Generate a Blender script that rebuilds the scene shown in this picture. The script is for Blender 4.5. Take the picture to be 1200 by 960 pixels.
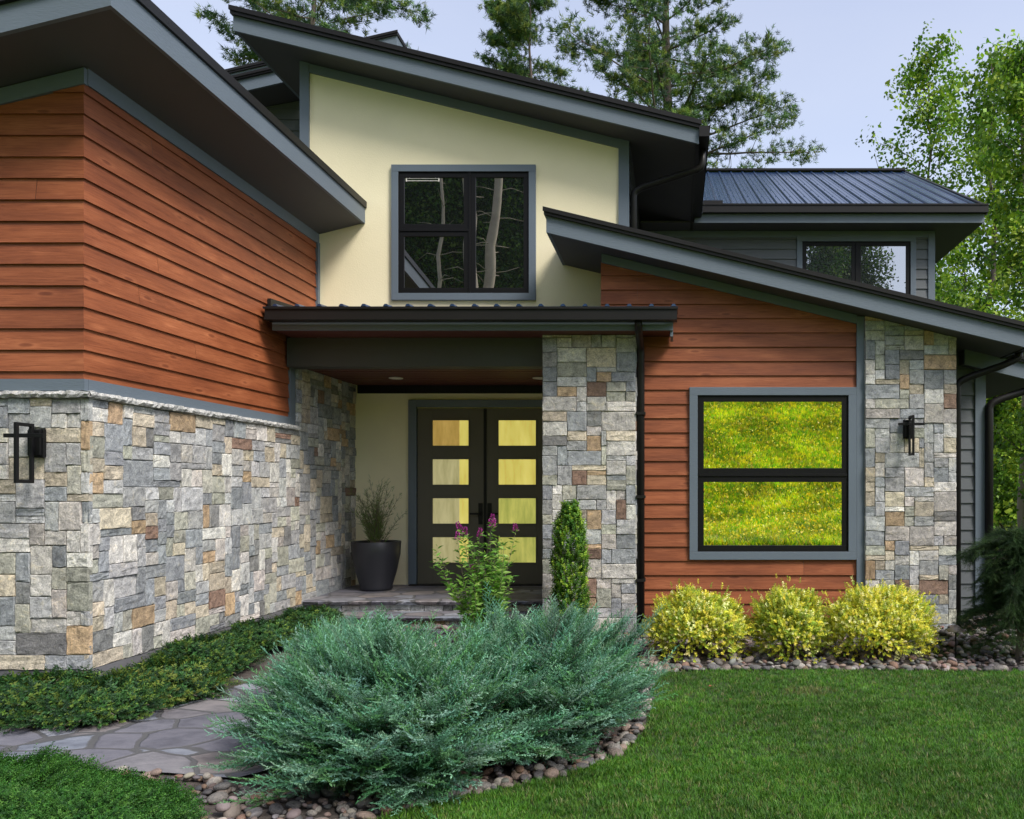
import bpy, math, random
import numpy as np
from mathutils import Vector
R = math.radians
random.seed(7); RNG = np.random.default_rng(7)
for o in list(bpy.data.objects): bpy.data.objects.remove(o)
sc = bpy.context.scene
COL = sc.collection
CZ, F, PX, PY = 1.6, 960.0, 790.0, 573.0          # eye height, focal length in pixels, vanishing point

# ------------------------------------------------------------------ camera, sky, sun, exposure
cam = bpy.data.cameras.new('camera'); camo = bpy.data.objects.new('camera', cam); COL.objects.link(camo)
camo.location = (0, 0, CZ); camo.rotation_euler = (R(90), 0, 0)
cam.sensor_fit = 'HORIZONTAL'; cam.sensor_width = 36; cam.lens = 36*F/1200
cam.shift_x = (600-PX)/1200; cam.shift_y = (PY-480)/1200
cam.clip_start = 0.05; cam.clip_end = 2000
sc.camera = camo
SUN_EL, SUN_AZ = R(47), R(128)                    # azimuth from +Y towards +X
w = bpy.data.worlds.new('World'); sc.world = w; w.use_nodes = True
nt = w.node_tree; bg = nt.nodes['Background']
sky = nt.nodes.new('ShaderNodeTexSky'); sky.sky_type = 'NISHITA'; sky.sun_disc = False
sky.sun_elevation = SUN_EL; sky.sun_rotation = SUN_AZ
sky.air_density = 1.0; sky.dust_density = 2.5; sky.ozone_density = 2.0; sky.altitude = 300
nt.links.new(sky.outputs[0], bg.inputs[0]); bg.inputs[1].default_value = 0.13
# thin bright high cloud over the blue
veil = nt.nodes.new('ShaderNodeBackground'); tcw = nt.nodes.new('ShaderNodeTexCoord'); mpw = nt.nodes.new('ShaderNodeMapping'); mpw.inputs['Scale'].default_value = (1,1,3)
nw = nt.nodes.new('ShaderNodeTexNoise'); nw.inputs['Scale'].default_value = 1.6; nw.inputs['Detail'].default_value = 5
rw = nt.nodes.new('ShaderNodeValToRGB'); rw.color_ramp.elements[0].position = .3; rw.color_ramp.elements[1].position = .75
rw.color_ramp.elements[0].color = (.80,.80,.92,1); rw.color_ramp.elements[1].color = (1.0,.96,.98,1)
nt.links.new(tcw.outputs['Generated'], mpw.inputs[0]); nt.links.new(mpw.outputs[0], nw.inputs['Vector']); nt.links.new(nw.outputs[0], rw.inputs[0]); nt.links.new(rw.outputs[0], veil.inputs[0])
veil.inputs[1].default_value = 0.43
addw = nt.nodes.new('ShaderNodeAddShader'); nt.links.new(bg.outputs[0], addw.inputs[0]); nt.links.new(veil.outputs[0], addw.inputs[1]); nt.links.new(addw.outputs[0], nt.nodes['World Output'].inputs[0])
sl = bpy.data.lights.new('sun', 'SUN'); sl.energy = 3.6; sl.angle = R(18); sl.color = (1, .95, .87)
so = bpy.data.objects.new('sun', sl); COL.objects.link(so)
sd = Vector((math.sin(SUN_AZ)*math.cos(SUN_EL), math.cos(SUN_AZ)*math.cos(SUN_EL), math.sin(SUN_EL)))
so.rotation_euler = sd.to_track_quat('Z', 'Y').to_euler(); so.location = (10, -10, 20)
sc.view_settings.view_transform = 'Standard'; sc.view_settings.look = 'None'
sc.view_settings.exposure = 0.2; sc.view_settings.gamma = 1

# ------------------------------------------------------------------ materials
def mat(name):
    m = bpy.data.materials.new(name); m.use_nodes = True
    return m, m.node_tree, m.node_tree.nodes['Principled BSDF']
def node(nt, t, **kw):
    n = nt.nodes.new(t)
    for k, v in kw.items():
        if k in n.inputs: n.inputs[k].default_value = v
        else: setattr(n, k, v)
    return n
def mixc(nt, a, b, f, mode='MIX'):
    n = nt.nodes.new('ShaderNodeMix'); n.data_type = 'RGBA'; n.blend_type = mode
    for i, v in ((6, a), (7, b), (0, f)):
        if hasattr(v, 'links'): nt.links.new(v, n.inputs[i])
        elif i == 0: n.inputs[0].default_value = v
        else: n.inputs[i].default_value = (*v, 1)
    return n.outputs[2]
def ramp(nt, src, stops):
    r = nt.nodes.new('ShaderNodeValToRGB'); nt.links.new(src, r.inputs[0])
    e = r.color_ramp.elements
    while len(e) < len(stops): e.new(.5)
    for q, (p, c) in zip(e, stops): q.position = p; q.color = (*c, 1) if len(c) == 3 else c
    return r.outputs[0]
def coords(nt, scale=(1,1,1), kind='Object'):
    tc = nt.nodes.new('ShaderNodeTexCoord'); mp = nt.nodes.new('ShaderNodeMapping')
    nt.links.new(tc.outputs[kind], mp.inputs[0]); mp.inputs['Scale'].default_value = scale
    return mp.outputs[0]
def noise(nt, vec, scale, detail=4, rough=.55):
    n = node(nt, 'ShaderNodeTexNoise', Scale=scale, Detail=detail, Roughness=rough); nt.links.new(vec, n.inputs['Vector'])
    return n.outputs[0]
def bump(nt, p, h, strength, dist=.01):
    b = node(nt, 'ShaderNodeBump', Strength=strength, Distance=dist); nt.links.new(h, b.inputs['Height'])
    nt.links.new(b.outputs[0], p.inputs['Normal'])
def colattr(nt):
    a = nt.nodes.new('ShaderNodeAttribute'); a.attribute_name = 'Col'; return a.outputs['Color']
def mul(nt, a, b): 
    n = nt.nodes.new('ShaderNodeMath'); n.operation = 'MULTIPLY'
    for i, v in enumerate((a, b)):
        if hasattr(v, 'links'): nt.links.new(v, n.inputs[i])
        else: n.inputs[i].default_value = v
    return n.outputs[0]

def paint(name, col, rough=.6, var=.12, bs=.25, bscale=60, grain=None, spec=.4):
    m, nt, p = mat(name)
    v = coords(nt, grain or (1,1,1))
    n1 = noise(nt, coords(nt), 1.7, 5)
    c = mixc(nt, tuple(x*(1-var) for x in col), tuple(min(1,x*(1+var)) for x in col), n1)
    nt.links.new(c, p.inputs['Base Color']); p.inputs['Roughness'].default_value = rough
    p.inputs['Specular IOR Level'].default_value = spec
    bump(nt, p, noise(nt, v, bscale, 4), bs, .004)
    return m
M = {}
M['trim'] = paint('blue_grey_trim', (.12,.15,.185), .5, .1, .5, 22, (1,1,5))
M['soffit'] = paint('grey_brown_soffit', (.072,.071,.076), .6, .1, .15, 30)
M['greysiding'] = paint('grey_siding', (.105,.115,.125), .55, .12, .35, 25, (1,1,6))
M['metal'] = paint('dark_bronze_metal', (.013,.012,.012), .42, .2, .05, 20, None, .25)
M['black'] = paint('black_frame', (.007,.007,.008), .45, .2, .05, 40, None, .2)
M['beam'] = paint('dark_beam_paint', (.050,.054,.048), .6, .1, .3, 30, (1,1,6))
M['door'] = paint('dark_door_paint', (.10,.092,.072), .45, .15, .15, 40, (4,4,1))
M['roofmetal'] = paint('dark_metal_roofing', (.018,.040,.095), .24, .2, .06, 8, None, .7)
M['stucco'] = paint('cream_stucco', (.83,.75,.52), .9, .08, .55, 90)
M['redsoffit'] = paint('red_brown_soffit', (.10,.030,.022), .6, .2, .2, 12, (1,8,1))
M['concrete'] = paint('dark_foundation', (.13,.13,.14), .9, .25, .6, 30)
M['bark'] = paint('grey_brown_bark', (.13,.105,.085), .9, .35, 1.0, 9, (1,1,.25))
M['palebark'] = paint('pale_bark', (.42,.36,.29), .9, .4, 1.0, 5, (1,1,.3))
M['pot'] = paint('charcoal_pot', (.022,.023,.030), .38, .15, .1, 30)
M['soil'] = paint('dark_soil', (.04,.03,.022), 1, .4, 1, 30)

def wood_mat():
    m, nt, p = mat('stained_cedar')
    tc = nt.nodes.new('ShaderNodeTexCoord'); s = nt.nodes.new('ShaderNodeSeparateXYZ'); nt.links.new(tc.outputs['Object'], s.inputs[0])
    add = nt.nodes.new('ShaderNodeMath'); nt.links.new(s.outputs[0], add.inputs[0]); nt.links.new(s.outputs[1], add.inputs[1])
    at = colattr(nt); sa = nt.nodes.new('ShaderNodeSeparateXYZ'); nt.links.new(at, sa.inputs[0])
    def vec(su, sz):
        c = nt.nodes.new('ShaderNodeCombineXYZ')
        nt.links.new(mul(nt, add.outputs[0], su), c.inputs[0]); nt.links.new(mul(nt, s.outputs[2], sz), c.inputs[1]); nt.links.new(mul(nt, sa.outputs[0], 37.0), c.inputs[2])
        return c.outputs[0]
    big = noise(nt, vec(1.4, 7), 1.0, 4, .5)
    gr = node(nt, 'ShaderNodeTexNoise', Scale=1.0, Detail=6, Roughness=.6, Distortion=1.6); nt.links.new(vec(3.2, 80), gr.inputs['Vector'])
    base = ramp(nt, big, [(.2,(.175,.050,.021)), (.5,(.255,.076,.030)), (.75,(.34,.112,.046))])
    g = ramp(nt, gr.outputs[0], [(.3,(.60,.56,.55)), (.48,(.96,.96,.96)), (.68,(1.3,1.4,1.5))])
    c = mixc(nt, base, g, .75, 'MULTIPLY')
    vo = node(nt, 'ShaderNodeTexVoronoi', Scale=1.0); nt.links.new(vec(2.4, 9), vo.inputs['Vector'])
    kn = ramp(nt, vo.outputs['Distance'], [(.0,(.55,.5,.5)), (.10,(.7,.65,.65)), (.16,(1.25,1.35,1.4)), (.3,(1,1,1))])
    c = mixc(nt, c, kn, .85, 'MULTIPLY')
    tone = ramp(nt, sa.outputs[1], [(0,(.80,.77,.76)), (1,(1.17,1.15,1.13))])
    c = mixc(nt, c, tone, 1.0, 'MULTIPLY')
    nt.links.new(c, p.inputs['Base Color']); p.inputs['Roughness'].default_value = .55; p.inputs['Specular IOR Level'].default_value = .35
    bump(nt, p, gr.outputs[0], .6, .003)
    return m
M['wood'] = wood_mat()

def stone_mat(name='ledge_stone', sc_=1.0):
    m, nt, p = mat(name)
    v = coords(nt); at = colattr(nt)
    add = nt.nodes.new('ShaderNodeVectorMath'); add.operation = 'MULTIPLY_ADD'
    nt.links.new(at, add.inputs[0]); add.inputs[1].default_value = (31,47,59); nt.links.new(v, add.inputs[2])
    wv = add.outputs[0]
    n1 = noise(nt, wv, 14*sc_, 9, .72); n2 = node(nt, 'ShaderNodeTexNoise', Scale=8*sc_, Detail=9, Roughness=.72, Distortion=1.6); nt.links.new(wv, n2.inputs['Vector'])
    n3 = noise(nt, wv, 90*sc_, 4, .7)
    c = mixc(nt, at, ramp(nt, n1, [(.28,(.42,.42,.44)), (.5,(1,1,1)), (.72,(1.45,1.42,1.36))]), .9, 'MULTIPLY')
    c = mixc(nt, c, ramp(nt, n2.outputs[0], [(.36,(.5,.5,.5)), (.45,(1,1,1)), (.56,(1,1,1)), (.66,(1.35,1.25,1.05))]), .7, 'MULTIPLY')
    c = mixc(nt, c, ramp(nt, n3, [(.38,(.62,.62,.62)), (.6,(1.22,1.22,1.22))]), .75, 'MULTIPLY')
    nt.links.new(c, p.inputs['Base Color']); p.inputs['Roughness'].default_value = .85; p.inputs['Specular IOR Level'].default_value = .3
    h = mixc(nt, n1, n2.outputs[0], .5); bump(nt, p, h, .9, .028)
    return m
M['stone'] = stone_mat()

def leaf_mat(name, tr=.3, rough=.55):
    m, nt, p = mat(name)
    at = colattr(nt); nt.links.new(at, p.inputs['Base Color']); p.inputs['Roughness'].default_value = rough
    p.inputs['Specular IOR Level'].default_value = .3
    t = nt.nodes.new('ShaderNodeBsdfTranslucent'); nt.links.new(mixc(nt, at, (1.0,1.1,.5), 1.0, 'MULTIPLY'), t.inputs[0])
    mx = nt.nodes.new('ShaderNodeMixShader'); mx.inputs[0].default_value = tr
    nt.links.new(p.outputs[0], mx.inputs[1]); nt.links.new(t.outputs[0], mx.inputs[2])
    nt.links.new(mx.outputs[0], nt.nodes['Material Output'].inputs[0])
    return m
M['leaf'] = leaf_mat('foliage', .35); M['needle'] = leaf_mat('needles', .18, .6); M['grass'] = leaf_mat('grass_blades', .3, .5)

def glass_mat(name, fac, wav=.0, rg_=.004, lean=None, tint=(1,1,1), body=(.002,.0025,.0025)):
    m, nt, p = mat(name)
    p.inputs['Base Color'].default_value = (*body,1); p.inputs['Roughness'].default_value = .3
    g = nt.nodes.new('ShaderNodeBsdfGlossy'); g.inputs['Roughness'].default_value = rg_; g.inputs['Color'].default_value = (*tint,1)
    mx = nt.nodes.new('ShaderNodeMixShader'); mx.inputs[0].default_value = fac
    nt.links.new(p.outputs[0], mx.inputs[1]); nt.links.new(g.outputs[0], mx.inputs[2])
    nt.links.new(mx.outputs[0], nt.nodes['Material Output'].inputs[0])
    if wav:
        b = node(nt, 'ShaderNodeBump', Strength=wav, Distance=.002)
        if lean: cn = nt.nodes.new('ShaderNodeCombineXYZ'); cn.inputs[1].default_value, cn.inputs[2].default_value = -math.cos(R(lean)), math.sin(R(lean)); nt.links.new(cn.outputs[0], b.inputs['Normal']); nt.links.new(noise(nt, coords(nt), 2.5, 1), b.inputs['Height']); nt.links.new(b.outputs[0], g.inputs['Normal'])  # lean tilts only the reflection normal, not the pane itself
    return m
M['glass_big'] = glass_mat('coated_window_glass', .93, .15, .011)
M['glass_dark'] = glass_mat('dark_window_glass', .42, .1)
M['glass_tilted_reflection'] = glass_mat('tilted_reflection_glass', .42, .1, .004, 3.5)   # reflection tilted by the normal to shift the mirrored roof away; pane upright
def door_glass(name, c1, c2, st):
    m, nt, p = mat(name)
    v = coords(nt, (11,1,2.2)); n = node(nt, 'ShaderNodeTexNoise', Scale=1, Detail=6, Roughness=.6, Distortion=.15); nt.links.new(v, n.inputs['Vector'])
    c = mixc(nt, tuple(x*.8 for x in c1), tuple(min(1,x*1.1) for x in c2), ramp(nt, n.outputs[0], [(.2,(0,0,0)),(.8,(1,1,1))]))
    nt.links.new(c, p.inputs['Base Color']); nt.links.new(c, p.inputs['Emission Color']); p.inputs['Emission Strength'].default_value = st  # glow painted into the pane as emission, no lit room behind
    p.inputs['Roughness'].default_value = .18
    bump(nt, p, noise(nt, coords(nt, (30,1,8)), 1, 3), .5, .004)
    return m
M['pane_yellow'] = door_glass('painted_glow_yellow_glass', (.75,.60,.10), (.95,.80,.22), .55)
M['pane_amber'] = door_glass('painted_glow_amber_glass', (.50,.30,.06), (.62,.42,.12), .5)
M['pane_pale'] = door_glass('painted_glow_pale_glass', (.45,.40,.16), (.62,.56,.30), .5)
M['pane_green'] = door_glass('painted_glow_green_yellow_glass', (.35,.42,.08), (.75,.70,.18), .5)
def lamp_mat():
    m, nt, p = mat('frosted_lens'); p.inputs['Base Color'].default_value = (.7,.68,.62,1); p.inputs['Roughness'].default_value = .4
    return m
M['lens'] = lamp_mat()

# ------------------------------------------------------------------ mesh helpers
def tag(o, label=None, cat=None, group=None, kind=None):
    if label: o['label'] = label
    if cat: o['category'] = cat
    if group: o['group'] = group
    if kind: o['kind'] = kind
    return o
def empty(name, loc=(0,0,0), **kw):
    o = bpy.data.objects.new(name, None); COL.objects.link(o); o.location = loc; o.empty_display_size = .2
    return tag(o, **kw)
def link(name, me, m, parent=None):
    o = bpy.data.objects.new(name, me); COL.objects.link(o)
    if m: me.materials.append(m)
    if parent: 
        o.parent = parent
    return o
class MB:
    def __init__(s): s.v, s.f, s.c = [], [], []
    def add(s, vs, fs, col=None):
        b = len(s.v); s.v += [tuple(p) for p in vs]; s.f += [tuple(b+i for i in f) for f in fs]
        s.c += [tuple(col) if col is not None else (1,1,1)]*len(vs)
    def box(s, x0, x1, y0, y1, z0, z1, col=None):
        s.add([(x0,y0,z0),(x1,y0,z0),(x1,y1,z0),(x0,y1,z0),(x0,y0,z1),(x1,y0,z1),(x1,y1,z1),(x0,y1,z1)],
              [(0,3,2,1),(4,5,6,7),(0,1,5,4),(1,2,6,5),(2,3,7,6),(3,0,4,7)], col)
    def prism(s, poly, y0, y1, col=None):             # poly: (x,z) counter-clockwise seen from -Y
        n = len(poly)
        s.add([(x,y0,z) for x,z in poly]+[(x,y1,z) for x,z in poly],
              [tuple(range(n)), tuple(range(2*n-1,n-1,-1))]+[(i, n+i, n+(i+1)%n, (i+1)%n) for i in range(n)], col)
    def prismx(s, poly, x0, x1, col=None):            # poly: (y,z)
        n = len(poly)
        s.add([(x0,y,z) for y,z in poly]+[(x1,y,z) for y,z in poly],
              [tuple(range(n)), tuple(range(2*n-1,n-1,-1))]+[(i, n+i, n+(i+1)%n, (i+1)%n) for i in range(n)], col)
    def prismz(s, poly, z0, z1, col=None):
        n = len(poly)
        s.add([(x,y,z0) for x,y in poly]+[(x,y,z1) for x,y in poly],
              [tuple(range(n-1,-1,-1)), tuple(range(n,2*n))]+[(i, (i+1)%n, n+(i+1)%n, n+i) for i in range(n)], col)
    def tube(s, pts, rad, n=8, col=None, sq=False):
        pts = [Vector(p) for p in pts]; rad = rad if isinstance(rad, (list,tuple)) else [rad]*len(pts)
        vs = []; up = None
        for i, p in enumerate(pts):
            t = (pts[min(i+1,len(pts)-1)]-pts[max(i-1,0)]).normalized()
            if up is None: up = Vector((0,1,0)) if abs(t.y) < .8 else Vector((1,0,0))
            a = (up - t*up.dot(t)).normalized(); up = a; b = t.cross(a)
            for k in range(n):
                an = 2*math.pi*(k+(.5 if sq else 0))/n; rr = rad[i]
                vs.append(p + a*math.cos(an)*rr + b*math.sin(an)*rr)
        fs = [(i*n+k, i*n+(k+1)%n, (i+1)*n+(k+1)%n, (i+1)*n+k) for i in range(len(pts)-1) for k in range(n)]
        fs += [tuple(range(n-1,-1,-1)), tuple((len(pts)-1)*n+k for k in range(n))]
        s.add(vs, fs, col)
    def lathe(s, prof, cx, cy, n=32, col=None):
        vs = [(cx+r*math.cos(2*math.pi*k/n), cy+r*math.sin(2*math.pi*k/n), z) for r,z in prof for k in range(n)]
        fs = [(i*n+k, i*n+(k+1)%n, (i+1)*n+(k+1)%n, (i+1)*n+k) for i in range(len(prof)-1) for k in range(n)]
        fs += [tuple(range(n-1,-1,-1)), tuple((len(prof)-1)*n+k for k in range(n))]
        s.add(vs, fs, col)
    def build(s, name, m, parent=None, smooth=False, origin=None, bevel=0):
        me = bpy.data.meshes.new(name)
        og = Vector(origin) if origin is not None else Vector((0,0,0))
        me.from_pydata([tuple(Vector(v)-og) for v in s.v], [], s.f)
        a = me.attributes.new('Col', 'FLOAT_COLOR', 'POINT')
        a.data.foreach_set('color', np.array([(*c,1) for c in s.c], dtype=np.float32).ravel())
        if smooth: me.polygons.foreach_set('use_smooth', [True]*len(me.polygons))
        me.update()
        o = link(name, me, m, parent)
        if origin is not None: o.location = og if parent is None else og
        if bevel:
            md = o.modifiers.new('bevel', 'BEVEL'); md.width = bevel; md.segments = 2; md.limit_method = 'ANGLE'
        return o
def np_mesh(name, V, T, C, m, parent=None, smooth=False):
    me = bpy.data.meshes.new(name); V = np.ascontiguousarray(V, np.float32); T = np.ascontiguousarray(T, np.int32)
    me.vertices.add(len(V)); me.vertices.foreach_set('co', V.ravel())
    me.loops.add(T.size); me.loops.foreach_set('vertex_index', T.ravel())
    k = T.shape[1]; me.polygons.add(len(T)); me.polygons.foreach_set('loop_start', np.arange(0, T.size, k, dtype=np.int32))
    me.polygons.foreach_set('loop_total', np.full(len(T), k, np.int32))
    if smooth: me.polygons.foreach_set('use_smooth', np.ones(len(T), bool))
    a = me.attributes.new('Col', 'FLOAT_COLOR', 'POINT'); CC = np.ones((len(V),4), np.float32); CC[:,:3] = C; a.data.foreach_set('color', CC.ravel())
    me.update(calc_edges=True); me.validate()
    return link(name, me, m, parent)
def frames(d, roll=None):
    """rotation matrices whose local +Z runs along d; local +Y is kept as near world up as the roll allows"""
    d = d/np.linalg.norm(d, axis=1, keepdims=True); n = len(d)
    up = np.tile(np.array([0,0,1.0]), (n,1)); bad = np.abs(d[:,2]) > .97; up[bad] = (0,1,0)
    x = np.cross(up, d); x /= np.linalg.norm(x, axis=1, keepdims=True); y = np.cross(d, x)
    if roll is None: roll = RNG.uniform(0, 2*np.pi, n)
    c, s = np.cos(roll)[:,None], np.sin(roll)[:,None]
    return np.stack([x*c+y*s, -x*s+y*c, d], axis=2)
def scatter(PV, PT, pos, Rm, scl, col, pc=None, jit=.12):
    n, p = len(pos), len(PV)
    V = np.einsum('nij,pj->npi', Rm*np.asarray(scl).reshape(-1,1,1), PV) + pos[:,None,:]
    T = PT[None] + (np.arange(n)*p)[:,None,None]
    C = np.repeat(col[:,None,:], p, 1)
    if pc is not None: C = C*pc[None,:,:]
    return V.reshape(-1,3), T.reshape(-1, PT.shape[1]), np.clip(C.reshape(-1,3), 0, 1)
def cat(parts):
    Vs, Ts, Cs, b = [], [], [], 0
    for V,T,C in parts: Vs.append(V); Ts.append(T+b); Cs.append(C); b += len(V)
    return np.concatenate(Vs), np.concatenate(Ts), np.concatenate(Cs)
def pal(n, cols, wts=None, jit=.15):
    cols = np.array(cols); i = RNG.choice(len(cols), n, p=None if wts is None else np.array(wts)/sum(wts))
    return np.clip(cols[i]*RNG.uniform(1-jit, 1+jit, (n,1))*RNG.uniform(1-jit*.4, 1+jit*.4, (n,3)), 0, 1)

def clip(poly, a, b, c):                              # keep a*u+b*z <= c
    out = []
    for i in range(len(poly)):
        p, q = poly[i], poly[(i+1)%len(poly)]
        dp, dq = a*p[0]+b*p[1]-c, a*q[0]+b*q[1]-c
        if dp <= 0: out.append(p)
        if (dp < 0 < dq) or (dq < 0 < dp):
            t = dp/(dp-dq); out.append((p[0]+t*(q[0]-p[0]), p[1]+t*(q[1]-p[1])))
    return out
def area(p): return abs(sum(p[i][0]*p[(i+1)%len(p)][1]-p[(i+1)%len(p)][0]*p[i][1] for i in range(len(p))))/2
def lap(mb, regions, zs, ex, place, seed=0, joints=False):
    """lapped boards: place(u, z, out) -> point; every board a wedge with a lower lip"""
    zmin = min(z for r in regions for _, z in r); zmax = max(z for r in regions for _, z in r)
    z = zs - math.ceil((zs-zmin)/ex)*ex
    rr = random.Random(seed)
    while z < zmax:
        tb_ = rr.random(); umin = min(u for r in regions for u, _ in r); umax = max(u for r in regions for u, _ in r)
        cuts = [umin-1]; q_ = umin+rr.uniform(.6,9)
        while joints and q_ < umax-.3: cuts.append(q_); q_ += rr.uniform(3.4,5.2)
        cuts.append(umax+1)
        for r, ca, cb in [(r, a_, b_) for a_, b_ in zip(cuts, cuts[1:]) for r in regions]:
            rc = random.Random(hash((round(z*100), round(ca*100), seed))); col = (rc.random(), .35*rc.random()+.65*tb_, rc.random())
            p = clip(clip(clip(clip(r, 0, -1, -z), 0, 1, z+ex), 1, 0, cb-.0015), -1, 0, -ca-.0015)
            if len(p) < 3 or area(p) < 1e-5: continue
            out = [(.022 - .018*(q[1]-z)/ex) for q in p]
            mb.add([place(q[0], q[1], o) for q, o in zip(p, out)], [tuple(range(len(p)))], col)
            us = [q[0] for q in p if q[1] < min(k[1] for k in p)+1e-4]
            zb = min(k[1] for k in p)
            if len(us) >= 2:
                a, b = min(us), max(us)
                mb.add([place(a, zb, .0), place(b, zb, .0), place(b, zb, .022), place(a, zb, .022)], [(0,1,2,3)], col)
        z += ex
STONES = [((.28,.30,.325),25), ((.43,.435,.44),26), ((.62,.60,.565),15), ((.53,.46,.35),13), ((.47,.32,.18),5), ((.22,.12,.075),2.5), ((.42,.42,.35),12), ((.20,.20,.20),4), ((.52,.48,.45),8)]
STONES = [(tuple(c_*.84+m_*.16 for c_, m_ in zip(c, (.41,.415,.41))), w_) for c, w_ in STONES]
def ashlar(mb, regions, place, seed, unit=.053, dark=1.0):
    rr = random.Random(seed)
    u0 = min(p[0] for r in regions for p in r); u1 = max(p[0] for r in regions for p in r)
    z0 = min(p[1] for r in regions for p in r); z1 = max(p[1] for r in regions for p in r)
    nu, nz = int(math.ceil((u1-u0)/unit)), int(math.ceil((z1-z0)/unit))
    used = np.zeros((nz, nu), bool)
    for j in range(nz):
        for i in range(nu):
            if used[j,i]: continue
            wmax = 0
            while i+wmax < nu and wmax < 7 and not used[j,i+wmax]: wmax += 1
            w_ = min(wmax, rr.choice([2,2,3,3,4,4,5,6,7])); 
            if wmax - w_ == 1: w_ = wmax
            h_ = rr.choice([1,2,2,2,3,3,4] if w_ > 3 else [2,2,3,3,4]); h_ = min(h_, nz-j)
            used[j:j+h_, i:i+w_] = True
            a, b, c, d = u0+i*unit, u0+(i+w_)*unit, z0+j*unit, z0+(j+h_)*unit
            base = rr.choices([s[0] for s in STONES], [s[1] for s in STONES])[0]; k = rr.uniform(.75,1.2)
            col = tuple(min(1, x*k*rr.uniform(.985,1.015)) for x in base)
            dep = rr.uniform(.020,.032); tu, tz = rr.uniform(-.004,.004), rr.uniform(-.004,.004)
            for r in regions:
                uu0, uu1 = min(p[0] for p in r), max(p[0] for p in r); zz0, zz1 = min(p[1] for p in r), max(p[1] for p in r)
                full = [(a,c),(b,c),(b,d),(a,d)]
                q = [p for p in full]
                # clip against the (convex, counter-clockwise) region
                for t in range(len(r)):
                    p1, p2 = r[t], r[(t+1)%len(r)]; ex_, ez_ = p2[0]-p1[0], p2[1]-p1[1]
                    q = clip(q, ez_, -ex_, ez_*p1[0]-ex_*p1[1])
                    if len(q) < 3: break
                if len(q) < 3 or area(q) < 2e-4: continue
                g = .0008
                cu, cz = sum(p[0] for p in q)/len(q), sum(p[1] for p in q)/len(q)
                isrect = len(q) == 4 and all(abs(q[t][0]-q[(t+1)%4][0]) < 1e-6 or abs(q[t][1]-q[(t+1)%4][1]) < 1e-6 for t in range(4))
                if isrect:
                    A, B, Cc, D = min(p[0] for p in q)+g, max(p[0] for p in q)-g, min(p[1] for p in q)+g, max(p[1] for p in q)-g
                    n = 6; vs = []
                    for jj in range(n):
                        for ii in range(n):
                            s_, t_ = ii/(n-1), jj/(n-1)
                            edge = ii in (0,n-1) or jj in (0,n-1)
                            e2 = (ii in (1,n-2) or jj in (1,n-2)) and not edge
                            su = 0 if ii == 0 else 1 if ii == n-1 else (.05 if ii == 1 else .95 if ii == n-2 else s_)
                            sz_ = 0 if jj == 0 else 1 if jj == n-1 else (.06 if jj == 1 else .94 if jj == n-2 else t_)
                            o = dep + tu*(2*s_-1) + tz*(2*t_-1) + rr.uniform(-.004,.004)
                            if edge: o -= rr.uniform(.001,.005)
                            ju, jz = (rr.uniform(0,.004), rr.uniform(0,.004)) if edge else (0,0)
                            vs.append(place(A+(B-A)*su + (ju if ii == 0 else -ju if ii == n-1 else 0), Cc+(D-Cc)*sz_ + (jz if jj == 0 else -jz if jj == n-1 else 0), max(o,.010)))
                    fs = [(jj*n+ii, jj*n+ii+1, (jj+1)*n+ii+1, (jj+1)*n+ii) for jj in range(n-1) for ii in range(n-1)]
                    rim = [i_ for i_ in range(n)]+[jj*n+n-1 for jj in range(1,n)]+[(n-1)*n+i_ for i_ in range(n-2,-1,-1)]+[jj*n for jj in range(n-2,0,-1)]
                    bs = len(vs)
                    for (uu, zz) in ((A,Cc),(B,Cc),(B,D),(A,D)): vs.append(place(uu, zz, -.01))
                    cidx = [0, n-1, 2*(n-1), 3*(n-1)]
                    for t in range(4):
                        seg = [rim[(cidx[t]+kk) % len(rim)] for kk in range(n)]
                        fs.append(tuple(seg[::-1]+[bs+t, bs+(t+1)%4]))
                    mb.add(vs, fs, col)
                else:
                    qq = [(cu+(p[0]-cu)*.97, cz+(p[1]-cz)*.97) for p in q]; m_ = len(q)
                    mb.add([place(*p, -.01) for p in qq]+[place(*p, dep) for p in qq], [tuple(range(m_, 2*m_))]+[(t, (t+1)%m_, m_+(t+1)%m_, m_+t) for t in range(m_)], col)

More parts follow.
